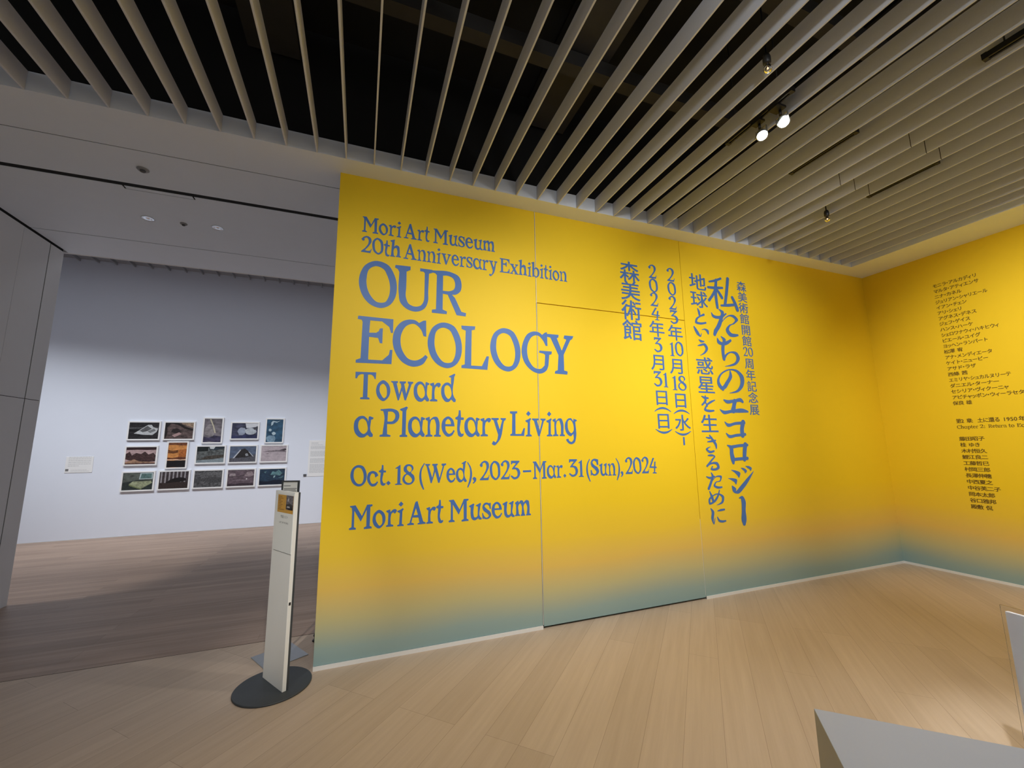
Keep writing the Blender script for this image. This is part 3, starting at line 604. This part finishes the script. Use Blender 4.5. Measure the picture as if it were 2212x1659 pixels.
track(3.358, 1.640, 2.125, 3.762, 'empty black lighting track, nearest the lit spotlights')
track(4.380, 1.630, 2.115, 3.762, 'empty black lighting track nearest the corner of the yellow walls')
track(3.410, 0.40, 0.985, 3.742, 'empty black lighting track cut off by the right edge of the photo')
def spotlight(x, y, aim, label):
    o = thing('track_spotlight', label, 'spotlight', (x, y, 3.757), 'lit spotlights on the black track')
    mb = MB(); mb.box(2.531, x+0.014, y-0.035, y+0.035, 3.740, 3.756); mb.lathe([(0.009, 3.705), (0.009, 3.740)], Matrix.Translation((x, y, 0)), 16)
    mb.build('mount', M['black'], o, (x, y, 3.73))
    c = Vector((x+0.012, y, 3.668)); d = (Vector(aim)-c).normalized()
    mb = MB(); mb.lathe([(0.008, -0.028), (0.020, -0.028), (0.030, -0.012), (0.036, 0.016), (0.037, 0.034), (0.033, 0.034)], T_dir(c, d), 28, 0, True, False)
    mb.build('lamp_head', M['steel'], o, tuple(c), 0)
    mb = MB(); mb.lathe([(0.0325, 0.018), (0.030, 0.026), (0.018, 0.030), (0.0005, 0.031)], T_dir(c, d), 28, 0, True, False)
    mb.build('lens', M['lampglow'], o, tuple(c))
    mb = MB()
    for s in (-1, 1):
        q = Vector((0, s*0.040, 0)); mb.box(c.x-0.006, c.x+0.006, c.y+q.y-0.0015, c.y+q.y+0.0015, c.z-0.008, 3.707)
    mb.box(c.x-0.006, c.x+0.006, c.y-0.0415, c.y+0.0415, 3.705, 3.708)
    mb.build('yoke', M['steel'], o, tuple(c))
    return o
spotlight(2.572, 1.803, (1.5, 0.6, 1.0), 'lit spotlight, the one nearer the title wall')
spotlight(2.598, 1.668, (1.7, 0.3, 1.0), 'lit spotlight, the one farther from the title wall')
def bulb(x, y, zs, label):
    o = thing('pendant_bulb', label, 'light bulb', (x, y, zs+0.06), 'unlit clear bulbs in black sockets')
    mb = MB(); mb.lathe([(0.005, 4.75), (0.005, zs+0.045), (0.016, zs+0.040), (0.021, zs+0.022), (0.021, zs-0.014), (0.015, zs-0.020)], Matrix.Translation((x, y, 0)), 24)
    mb.build('socket', M['black'], o, (x, y, zs))
    T = Matrix.Translation((x, y, zs-0.02))
    mb = MB(); mb.lathe([(0.011, 0.0), (0.013, -0.008), (0.021, -0.020), (0.024, -0.032), (0.021, -0.044), (0.012, -0.053), (0.0006, -0.056)], T, 28, 0, True, False)
    mb.build('glass_bulb', M['glass'], o, (x, y, zs-0.03))
    mb = MB(); mb.lathe([(0.002, -0.002), (0.0035, -0.015), (0.007, -0.024), (0.008, -0.030), (0.003, -0.034)], T, 12); mb.build('filament', M['filament'], o, (x, y, zs-0.03))
bulb(2.140, 1.412, 3.705, 'unlit clear bulb in a black socket, above and left of the lit spotlights')
bulb(4.205, 2.385, 3.705, 'unlit bulb in a black socket, farthest back near the yellow corner')

# ------------------------------------------------------------------ fittings in the soffit
def downlight(x, y, label):
    o = thing('recessed_downlight', label, 'downlight', (x, y, ZT), 'chrome downlights in the soffit')
    T = Matrix.Translation((x, y, ZT))
    mb = MB(); mb.lathe([(0.046, -0.0005), (0.054, -0.0005), (0.054, -0.004), (0.046, -0.004)], T, 36, 0, False, False); mb.build('trim_ring', M['soffit'], o, (x, y, ZT))
    mb = MB(); mb.lathe([(0.046, -0.003), (0.043, -0.0012), (0.034, -0.0022), (0.024, -0.0010), (0.015, -0.0045), (0.0005, -0.006)], T, 36, 0, False, False); mb.build('reflector', M['chrome'], o, (x, y, ZT))
downlight(-2.020, 4.645, 'left chrome recessed downlight in the pale soffit')
downlight(-1.446, 4.628, 'right chrome recessed downlight in the pale soffit')
def detector(x, y, r, label, cat):
    o = thing('ceiling_sensor', label, cat, (x, y, ZT))
    T = Matrix.Translation((x, y, ZT))
    mb = MB(); mb.lathe([(r, -0.0003), (r, -0.004), (r*0.85, -0.010), (r*0.62, -0.012)], T, 32, 0, False, True); mb.build('cover', M['grey'], o, (x, y, ZT))
    mb = MB(); mb.lathe([(r*0.5, -0.0122), (r*0.42, -0.022), (r*0.15, -0.026)], T, 24); mb.build('sensor_eye', M['darkgrey'], o, (x, y, ZT))
detector(-1.72, 3.788, 0.040, 'small round grey detector on the soffit in front of the dark slot', 'detector')
detector(-1.735, 4.644, 0.030, 'small dark sprinkler cover between the two chrome downlights', 'sprinkler')

# ------------------------------------------------------------------ the gallery wall: fifteen small framed photographs
PM = {}
def pm(r, g, b, noise=0.35, sc=25):
    """one tone of a photographic print, broken up by strong fine mottling"""
    k = (r, g, b, noise, sc)
    if k in PM: return PM[k]
    c = rgb(r, g, b); n = min(0.85, noise*1.5)
    mt = bpy.data.materials.new('photo_tone_%d_%d_%d' % (r, g, b)); mt.use_nodes = True
    N = mt.node_tree.nodes; L = mt.node_tree.links; p = N['Principled BSDF']; p.inputs['Roughness'].default_value = 0.4
    tc = N.new('ShaderNodeTexCoord'); nz = N.new('ShaderNodeTexNoise'); nz.inputs['Scale'].default_value = sc*1.3; nz.inputs['Detail'].default_value = 9; nz.inputs['Roughness'].default_value = 0.68
    mp = N.new('ShaderNodeMapping'); mp.inputs['Scale'].default_value = (1, 1, 1.7); mp.inputs['Location'].default_value = (r*.37, g*.21, b*.11)
    L.new(tc.outputs['Object'], mp.inputs[0]); L.new(mp.outputs[0], nz.inputs['Vector'])
    cr = N.new('ShaderNodeValToRGB'); e = cr.color_ramp.elements
    e[0].position = 0.36; e[1].position = 0.64
    e[0].color = tuple(v*(1-n) for v in c[:3])+(1,); e[1].color = tuple(min(1, v*(1+n*0.9)) for v in c[:3])+(1,)
    L.new(nz.outputs['Fac'], cr.inputs[0]); L.new(cr.outputs[0], p.inputs['Base Color'])
    PM[k] = mt
    return mt
def blob(cx, cy, rx, ry, n=14, jag=0.15, seed=1):
    q = random.Random(seed); return [(cx+rx*(1+jag*(q.random()-.5)*2)*math.cos(2*math.pi*i/n), cy+ry*(1+jag*(q.random()-.5)*2)*math.sin(2*math.pi*i/n)) for i in range(n)]
def picture(x0, x1, z0, z1, base, layers, label):
    cx, cz = (x0+x1)/2, (z0+z1)/2; yf = YB-0.032; b = 0.024
    o = thing('framed_photograph', label, 'photograph', (cx, YB, cz), 'framed photographs in a grid on the gallery wall')
    mb = MB(); mb.box(x0, x1, yf, YB-0.001, z1-b, z1); mb.box(x0, x1, yf, YB-0.001, z0, z0+b); mb.box(x0, x0+b, yf, YB-0.001, z0+b, z1-b); mb.box(x1-b, x1, yf, YB-0.001, z0+b, z1-b)
    mb.build('frame', M['frame'], o, (cx, YB, cz))
    X0, X1, Z0, Z1 = x0+b, x1-b, z0+b, z1-b; yp = yf+0.006
    mb = MB(); mats = [base]; mb.box(X0, X1, yp, YB-0.002, Z0, Z1)
    for i, (mt, pts) in enumerate(layers):
        if mt not in mats: mats.append(mt)
        pts = [(min(max(u, 0), 1), min(max(v, 0), 1)) for u, v in pts]
        for tri in tessellate_polygon([[Vector((u, v, 0)) for u, v in pts]]):
            mb.face([(X0+(X1-X0)*pts[j][0], yp-0.0004*(i+1), Z0+(Z1-Z0)*pts[j][1]) for j in tri], mats.index(mt))
    mb.build('print', mats, o, (cx, YB, cz))
def band(v0, v1, w0=0.0, w1=0.0): return [(0, v0), (0.35, v0+w0), (0.7, v0-w0), (1, v0+w1), (1, v1), (0.6, v1+w0), (0.3, v1-w0), (0, v1)]
W_ = 0.485; H_ = 0.35
def col_x(i): return -3.963+0.5285*i
# top row
picture(col_x(0), col_x(0)+W_, 1.675, 2.022, pm(38, 36, 38, .6, 14), [(pm(78, 78, 80, .4, 20), band(.60, .72, .03)), (pm(20, 20, 22, .4), band(.44, .58, .05)), (pm(188, 190, 192, .12, 12), [(.17, .33), (.32, .5), (.5, .72), (.62, .86), (.74, .86), (.80, .72), (.97, .62), (.93, .42), (.80, .24), (.5, .25)]), (pm(92, 92, 94, .25, 18), [(.36, .50), (.60, .80), (.76, .62), (.62, .48), (.46, .40)]), (pm(118, 120, 122, .25, 18), [(.62, .46), (.84, .62), (.90, .50), (.72, .36)])], 'dark framed photo of a pale crystal-like rock, leftmost in the top row')
picture(col_x(1), col_x(1)+W_, 1.675, 2.022, pm(86, 72, 70, .5, 12), [(pm(30, 25, 24, .5), [(0, 1), (0, .2), (.05, .05), (.10, .4), (.07, .7), (.2, .95), (.45, .86), (.7, .62), (1, .5), (1, .6), (.72, .75), (.45, 1)]), (pm(150, 128, 108, .4, 40), [(.6, .9), (1, .68), (1, 1), (.55, 1)]), (pm(44, 36, 36, .4), blob(.38, .5, .16, .15, seed=4)), (pm(170, 140, 138, .1), [(.26, .22), (.5, .4), (.60, .30), (.36, .10)])], 'brown framed photo of soil with a pinkish scrap, second in the top row')
picture(-2.831, -2.497, 1.607, 2.103, pm(112, 106, 112, .3, 8), [(pm(62, 58, 82, .4, 10), band(0, .24, .05)), (pm(134, 128, 130, .25, 10), blob(.35, .5, .30, .28, seed=2)), (pm(196, 188, 164, .1), [(.28, .98), (.36, .98), (.56, .66), (.68, .38), (.60, .40), (.48, .68)])], 'upright grey framed photo with a pale rainbow streak, middle of the top row')
picture(col_x(3), col_x(3)+W_, 1.675, 2.022, pm(62, 64, 86, .4, 8), [(pm(206, 208, 214, .06, 8), [(.50, 1), (1, 1), (1, .78), (.8, .72), (.55, .68)]), (pm(150, 158, 176, .2, 8), blob(.38, .45, .16, .26, seed=5)), (pm(176, 182, 190, .15, 8), blob(.72, .46, .22, .22, seed=6)), (pm(70, 70, 78, .4), [(.82, .66), (.98, .82), (1, .60), (.86, .56)]), (pm(44, 48, 84, .3, 8), band(0, .20, .06))], 'blue framed photo of white smoke clouds in the top row')
picture(-1.790, -1.455, 1.602, 2.100, pm(44, 80, 106, .25, 6), [(pm(178, 198, 208, .15), [(.26, .86), (.36, .94), (.62, .90), (.84, .95), (.60, .86), (.42, .88), (.36, .76), (.26, .72)]), (pm(170, 190, 200, .12), blob(.22, .53, .10, .06, seed=8)), (pm(176, 196, 206, .12), blob(.46, .38, .12, .07, seed=9)), (pm(120, 148, 168, .25), blob(.30, .14, .28, .16, seed=10))], 'upright blue framed photo of rising white bubbles, rightmost in the top row')
# middle row
picture(col_x(0), col_x(0)+W_, 1.222, 1.575, pm(176, 150, 150, .2, 8), [(pm(48, 30, 32, .3), band(.84, 1, .01)), (pm(66, 46, 46, .6, 30), [(0, .3), (0, .62), (.12, .74), (.2, .52), (.34, .66), (.5, .60), (.62, .74), (.75, .56), (.9, .66), (1, .5), (1, .16), (.6, .10), (.3, .16)]), (pm(150, 118, 96, .35, 20), [(0, .12), (.28, .30), (.46, .18), (1, .10), (1, 0), (0, 0)]), (pm(70, 44, 44, .3), band(0, .06, .01))], 'framed photo of pinkish woodland under a dark band, leftmost in the middle row')
picture(-3.352, -3.020, 1.150, 1.652, pm(196, 132, 72, .25, 10), [(pm(24, 22, 24, .3), band(0, .28, .01)), (pm(226, 188, 160, .12), band(.285, .33, .005)), (pm(96, 52, 34, .4), band(.33, .40, .02)), (pm(110, 66, 34, .5, 30), [(0, .58), (0, .72), (.2, .66), (.55, .70), (.56, .60), (.3, .56)]), (pm(166, 96, 46, .3), [(.58, .42), (.98, .42), (1, .74), (.6, .70)]), (pm(110, 64, 40, .4), band(.90, 1, .02))], 'upright orange and black framed photo, second in the middle row')
picture(col_x(2), col_x(2)+W_, 1.225, 1.572, pm(88, 92, 92, .5, 18), [(pm(26, 32, 32, .4), [(0, 1), (0, .70), (.4, .72), (.4, 1)]), (pm(40, 50, 58, .5, 20), [(.42, 1), (.44, .80), (.62, .76), (1, .88), (1, 1)]), (pm(200, 206, 208, .1), [(.44, 1), (.47, .86), (.6, .84), (.66, 1)]), (pm(128, 140, 146, .2), [(0, 0), (0, .14), (.5, .20), (1, .26), (1, 0)]), (pm(72, 66, 60, .5, 30), [(.1, .20), (.4, .42), (.98, .48), (1, .34), (.5, .20)])], 'framed photo of a grassy mound beside a road in the middle row')
picture(col_x(3), col_x(3)+W_, 1.225, 1.572, pm(86, 98, 120, .2, 8), [(pm(84, 84, 92, .4, 30), [(0, 0), (0, .22), (.3, .34), (.6, .40), (1, .46), (1, 0)]), (pm(42, 40, 42, .6, 40), [(.18, .26), (.42, .80), (.56, .86), (.74, .64), (.84, .36), (.6, .28)]), (pm(186, 190, 198, .1), [(.12, .24), (.18, .24), (.42, .76), (.38, .78)]), (pm(178, 182, 190, .1), [(.70, .66), (.74, .64), (.92, .34), (.88, .34)]), (pm(150, 154, 162, .15), [(.58, .50), (.66, .56), (.72, .40), (.62, .36)])], 'framed photo of a stacked woodpile with white poles in the middle row')
picture(col_x(4), col_x(4)+W_, 1.225, 1.572, pm(176, 164, 170, .12, 10), [(pm(126, 116, 122, .3, 30), [(.05, .62), (.3, .70), (.7, .74), (1, .64), (1, .58), (.6, .62), (.3, .60)]), (pm(70, 62, 68, .3), [(.70, .72), (.95, .84), (1, .74), (.9, .66)]), (pm(120, 108, 114, .3), [(.16, .50), (.3, .53), (.28, .47)])], 'pale pinkish framed photo of sand, rightmost in the middle row')
# bottom row
picture(col_x(0), col_x(0)+W_, 0.770, 1.122, pm(86, 92, 86, .35, 10), [(pm(44, 52, 50, .4), [(0, 0), (0, .42), (.5, .58), (1, .52), (1, 0)]), (pm(180, 196, 200, .1), [(.53, .60), (.56, .96), (.97, .98), (.98, .62)]), (pm(86, 112, 110, .3), [(.57, .64), (.60, .92), (.94, .94), (.95, .66)]), (pm(146, 152, 122, .3, 20), [(.22, .34), (.34, .50), (.94, .50), (.98, .38), (.64, .06)]), (pm(112, 122, 84, .2), [(.22, .34), (.64, .06), (.64, .0), (.22, .26)])], 'greenish framed photo of a yellow mattress in a room, leftmost in the bottom row')
picture(col_x(1), col_x(1)+W_, 0.770, 1.122, pm(60, 52, 54, .4, 20), [(pm(150, 146, 150, .15), [(.04+.13*i+j, v) for i in (0,) for j, v in ((0, .3), (.0, 1), (.05, 1), (.05, .3))])] + [(pm(150, 146, 150, .15), [(.04+.135*i, .28), (.04+.135*i, 1), (.09+.135*i, 1), (.09+.135*i, .28)]) for i in range(1, 7)] + [(pm(24, 20, 20, .4), [(.22, .34), (.36, .52), (.52, .62), (.72, .66), (.90, .60), (.94, .46), (.6, .34)]), (pm(52, 42, 40, .5, 40), band(0, .36, .02))], 'dark framed photo of pale pickets behind a mound, second in the bottom row')
picture(col_x(2), col_x(2)+W_, 0.770, 1.122, pm(84, 84, 86, .7, 26), [(pm(70, 70, 72, .7, 40), band(.30, .55, .08)), (pm(96, 96, 98, .6, 34), band(.74, .9, .05))], 'grey framed photo of dark gravel, middle of the bottom row')
picture(col_x(3), col_x(3)+W_, 0.770, 1.122, pm(98, 84, 92, .35, 14), [(pm(62, 52, 58, .4), [(0, .62), (.2, .66), (.4, .60), (.62, .68), (1, .58), (1, .55), (.6, .64), (.4, .56), (.2, .62)]), (pm(140, 126, 130, .25, 20), [(.62, .62), (.72, .84), (.9, .88), (1, .66), (.84, .56)]), (pm(146, 134, 138, .2), [(.05, .62), (.08, .80), (.28, .78), (.3, .62)]), (pm(128, 114, 122, .3), [(0, .34), (.5, .40), (.9, .30), (.5, .34)]), (pm(206, 200, 202, .05), blob(.72, .42, .03, .045, seed=3)), (pm(60, 50, 58, .3), band(0, .16, .03))], 'mauve framed photo of weathered stones in the bottom row')
picture(col_x(4), col_x(4)+W_, 0.770, 1.122, pm(38, 58, 78, .35, 10), [(pm(20, 28, 46, .3), band(0, .26, .05)), (pm(92, 128, 134, .35, 30), [(.42, .62), (.5, .86), (.62, .80), (.74, .94), (.9, .72), (.8, .56), (.6, .62)]), (pm(150, 178, 182, .2), [(.54, .46), (.58, .58), (.63, .56), (.58, .43)]), (pm(84, 116, 124, .3), [(.7, .42), (.85, .46), (.94, .56), (.9, .40)]), (pm(96, 130, 138, .3), [(.16, .80), (.26, .88), (.24, .74)])], 'dark teal underwater framed photo, rightmost in the bottom row')
# wall texts
def text_card(x0, x1, z0, z1, rows, label, name):
    cx, cz = (x0+x1)/2, (z0+z1)/2
    o = thing(name, label, 'wall text', (cx, YB, cz))
    mb = MB(); mb.box(x0, x1, YB-0.006, YB-0.0005, z0, z1); mb.build('card', M['frame'], o, (cx, YB, cz), 0.0008)
    q = random.Random(int(abs(x0)*1000)); mb = MB()
    for z, h, a, b in rows:
        x = x0+a*(x1-x0)
        while x < x0+b*(x1-x0):
            wd = 0.012+0.030*q.random(); e = min(x+wd, x0+b*(x1-x0))
            mb.face([(x, YB-0.0063, z), (e, YB-0.0063, z), (e, YB-0.0063, z+h), (x, YB-0.0063, z+h)]); x = e+0.005
    mb.build('print_lines', M['softink'], o, (cx, YB, cz))
    return o
rows = [(1.385-0.030*i-(0.02 if i > 5 else 0), 0.011, .10, .92 if i not in (5,) else .5) for i in range(8)]
c1 = text_card(-4.757, -4.388, 1.124, 1.400, rows[:6] + [(1.165, 0.007, .22, .8), (1.145, 0.007, .22, .9)], 'small pale caption card on the gallery wall, left of the photographs', 'caption_card')
mb = MB(); mb.box(-4.748, -4.706, YB-0.0068, YB-0.0062, 1.152, 1.190); mb.build('dark_mark', M['ink'], c1, (-4.727, YB, 1.171))
rows = [(1.590, 0.016, .10, .42), (1.555, 0.012, .10, .62)] + [(1.525-0.0165*i, 0.010, .08, .94 if i % 5 else .7) for i in range(33) if i not in (4, 5, 13, 14, 21)]
text_card(-0.985, -0.560, 0.925, 1.655, rows, 'tall pale text panel on the gallery wall beside the yellow wall edge', 'text_panel')
mb = MB(); mb.box(-1.058, -1.000, YB-0.012, YB-0.0005, 0.930, 0.976)
tag(mb.build('number_plaque', M['darkgrey'], None, (-1.03, YB, 0.953), 0.002), 'tiny dark plaque on the gallery wall left of the tall text panel', 'plaque')

# ------------------------------------------------------------------ sign stand in front of the opening
P0 = Vector((-0.541, 3.324, 0.0)); P1 = Vector((-0.390, 3.085, 0.0)); dx = (P1-P0).normalized(); dn = Vector((dx.y, -dx.x, 0)); LW = (P1-P0).length
# local frame: u along the face, v into the slab (away from the viewer), z up
ST = Matrix(((dx.x, -dn.x, 0, P0.x), (dx.y, -dn.y, 0, P0.y), (0, 0, 1, 0), (0, 0, 0, 1)))
st = thing('sign_stand', 'tall white sign stand with an orange poster on a dark round base', 'sign stand', (-0.458, 3.205, 0))
mb = MB(); mb.lathe([(0.214, 0.0), (0.222, 0.002), (0.222, 0.008), (0.218, 0.011)], Matrix.Translation((-0.458, 3.205, 0)), 72); mb.build('round_base', M['charcoal'], st, (-0.458, 3.205, 0))
mb = MB(); mb.box(0, LW, 0, 0.024, 0.0112, 1.210, 0, ST); mb.build('panel', M['standwhite'], st, tuple(P0), 0.0015)
mb = MB(); mb.box(0.004, LW+0.0015, 0.0245, 0.036, 0.0112, 1.208, 0, ST); bp_ = mb.build('back_plate', M['charcoal'], st, tuple(P0), 0.001)
mb = MB(); mb.box(LW, LW+0.0012, 0.006, 0.018, 0.510, 0.528, 0, ST); mb.build('lock_hole', M['black'], st, tuple(P0))
mb = MB(); mb.box(0.028, 0.280, -0.0022, 0.0, 0.820, 1.200, 0, ST); po = mb.build('poster', M['paper'], st, tuple(P0)); po['label'] = 'printed paper poster'
mb = MB(); mb.box(0.030, 0.279, -0.0021, -0.0003, 0.8175, 0.8198, 0, ST); mb.build('poster_edge', M['ink'], po, tuple(P0))
mb = MB(); mb.face([ST @ Vector(p) for p in ((0.048, -0.0026, 1.070), (0.274, -0.0026, 1.070), (0.274, -0.0026, 1.186), (0.048, -0.0026, 1.186))])
mb.build('orange_picture', M['orange'], po, tuple(P0))
mb = MB(); q = random.Random(3)
for i in range(9):
    a = 0.055+0.004*q.random(); b = a+0.03+0.07*q.random()*(1 if i % 3 else .6); z = 1.176-0.0105*i
    mb.face([ST @ Vector(p) for p in ((a, -0.003, z-0.004), (b, -0.003, z-0.004), (b, -0.003, z), (a, -0.003, z))])
mb.build('picture_text', M['orangeink'], po, tuple(P0))
mb = MB(); mats = [pm(112, 108, 112, .5, 60), pm(58, 56, 56, .5, 60), pm(30, 30, 30, .4, 40), pm(190, 188, 190, .2, 60)]
def pq(pts, mi, d): mb.face([ST @ Vector((0.172+u*0.098, -0.0029-d, 1.093+v*0.093)) for u, v in pts], mi)
pq([(0, 0), (1, 0), (1, 1), (0, 1)], 0, 0); pq([(0, .05), (1, .0), (1, .34), (.5, .44), (0, .36)], 1, .0003); pq([(.3, 0), (1, 0), (1, .14), (.4, .16)], 2, .0006); pq([(.1, .16), (.6, .12), (.55, .24), (.2, .24)], 3, .0006); pq([(.18, .6), (.34, .88), (.42, .7), (.3, .55)], 3, .0006)
mb.build('grey_picture', mats, po, tuple(P0))
def stand_place(x, z): return ST @ Vector((x, -0.0027, z))
mb = MB()
for i, c in enumerate('作品リスト'): put_cjk(mb, c, stand_place, 0.104+0.0215*i, 1.036, 0.0215, 0.0215)
mb.build('poster_text', M['ink'], po, tuple(P0))
mb = MB()
s_ = 0.0165; x = 0.090
for c in 'LIST OF WORKS':
    if c == ' ': x += 0.006; continue
    v, f = cjk(c); wd = max(p[0] for p in v); put_cjk(mb, c, stand_place, x, 1.000, s_, s_); x += wd*s_+0.0012
mb.build('poster_text', M['ink'], po, tuple(P0))

# second, square-footed stand behind it
BC = Vector((-0.487, 3.615, 0)); ba = math.radians(30)
BT_ = Matrix.Translation(BC) @ Matrix.Rotation(ba, 4, 'Z')
s2 = thing('notice_stand', 'dark framed notice stand with a grey square foot behind the white sign stand', 'notice stand', tuple(BC))
mb = MB(); mb.box(-0.142, 0.142, -0.142, 0.142, 0.0, 0.006, 0, BT_); mb.build('foot_plate', M['steel'], s2, tuple(BC), 0.001)
SG = Matrix.Translation((-0.488, 3.605, 0)) @ Matrix.Rotation(math.radians(-20), 4, 'Z')
mb = MB(); mb.box(-0.010, 0.010, -0.006, 0.006, 0.006, 1.06, 0, SG); mb.build('pole', M['charcoal'], s2, tuple(BC))
fw_, f0, f1 = 0.066, 1.06, 1.253
mb = MB(); mb.box(-fw_, fw_, -0.012, 0.004, f1-0.008, f1, 0, SG); mb.box(-fw_, fw_, -0.012, 0.004, f0, f0+0.008, 0, SG); mb.box(-fw_, -fw_+0.010, -0.012, 0.004, f0+0.008, f1-0.008, 0, SG); mb.box(fw_-0.010, fw_, -0.012, 0.004, f0+0.008, f1-0.008, 0, SG)
mb.build('sign_frame', M['charcoal'], s2, tuple(BC))
mb = MB(); mb.box(-fw_+0.010, fw_-0.010, -0.004, 0.0, f0+0.008, f1-0.008, 0, SG); nt_ = mb.build('notice', M['paper'], s2, tuple(BC))
mb = MB()
for z, a, b in ((1.216, -0.052, 0.0), (1.196, -0.052, 0.048), (1.186, -0.052, 0.040), (1.176, -0.052, 0.046)):
    mb.face([SG @ Vector(p) for p in ((a, -0.0043, z-0.005), (b, -0.0043, z-0.005), (b, -0.0043, z), (a, -0.0043, z))])
mb.build('notice_text', M['ink'], nt_, tuple(BC))
# small dark floor stop by the end of the yellow wall
o = thing('door_stop', 'small dark stop on the floor peeping out behind the yellow wall end', 'door stop', (-0.262, 3.79, 0))
mb = MB(); mb.lathe([(0.030, 0.0), (0.030, 0.006), (0.016, 0.010), (0.016, 0.034)], Matrix.Translation((-0.262, 3.79, 0)), 24); mb.build('stop_base', M['black'], o, (-0.262, 3.79, 0))
mb = MB(); mb.lathe([(0.022, 0.0345), (0.024, 0.042), (0.020, 0.050), (0.008, 0.054)], Matrix.Translation((-0.262, 3.79, 0)), 24); mb.build('rubber_cap', M['darkgrey'], o, (-0.262, 3.79, 0))

# ------------------------------------------------------------------ plinth and acrylic panel at the right
pa = math.radians(-42.6)
PT = Matrix.Translation((1.738, 1.270, 0)) @ Matrix.Rotation(pa, 4, 'Z')
pt = thing('display_plinth', 'low pale grey block plinth in the right foreground', 'plinth', (1.738, 1.270, 0))
mb = MB(); mb.box(0, 1.5, -0.80, 0, 0.012, 0.45, 0, PT); mb.build('block', M['plinth'], pt, (1.738, 1.270, 0), 0.002)
mb = MB(); mb.box(0.02, 1.48, -0.78, -0.02, 0.0, 0.012, 0, PT); mb.build('recessed_foot', M['gap'], pt, (1.738, 1.270, 0))
AT = Matrix.Translation((2.742, 1.078, 0)) @ Matrix.Rotation(math.radians(-97), 4, 'Z')
ac = thing('acrylic_panel', 'white panel behind clear acrylic at the right edge of the photo', 'panel', (2.742, 1.078, 0))
mb = MB(); mb.box(0, 0.42, -0.010, -0.004, 0.03, 0.765, 0, AT); mb.build('acrylic_sheet', M['acrylic'], ac, (2.742, 1.078, 0), 0.001)
mb = MB(); mb.box(0.012, 0.408, -0.003, 0.015, 0.03, 0.740, 0, AT); mb.build('white_board', M['sheet'], ac, (2.742, 1.078, 0), 0.001)
mb = MB(); mb.box(0.0, 0.42, -0.10, 0.10, 0.0, 0.03, 0, AT); mb.build('base_block', M['sheet'], ac, (2.742, 1.078, 0), 0.002)
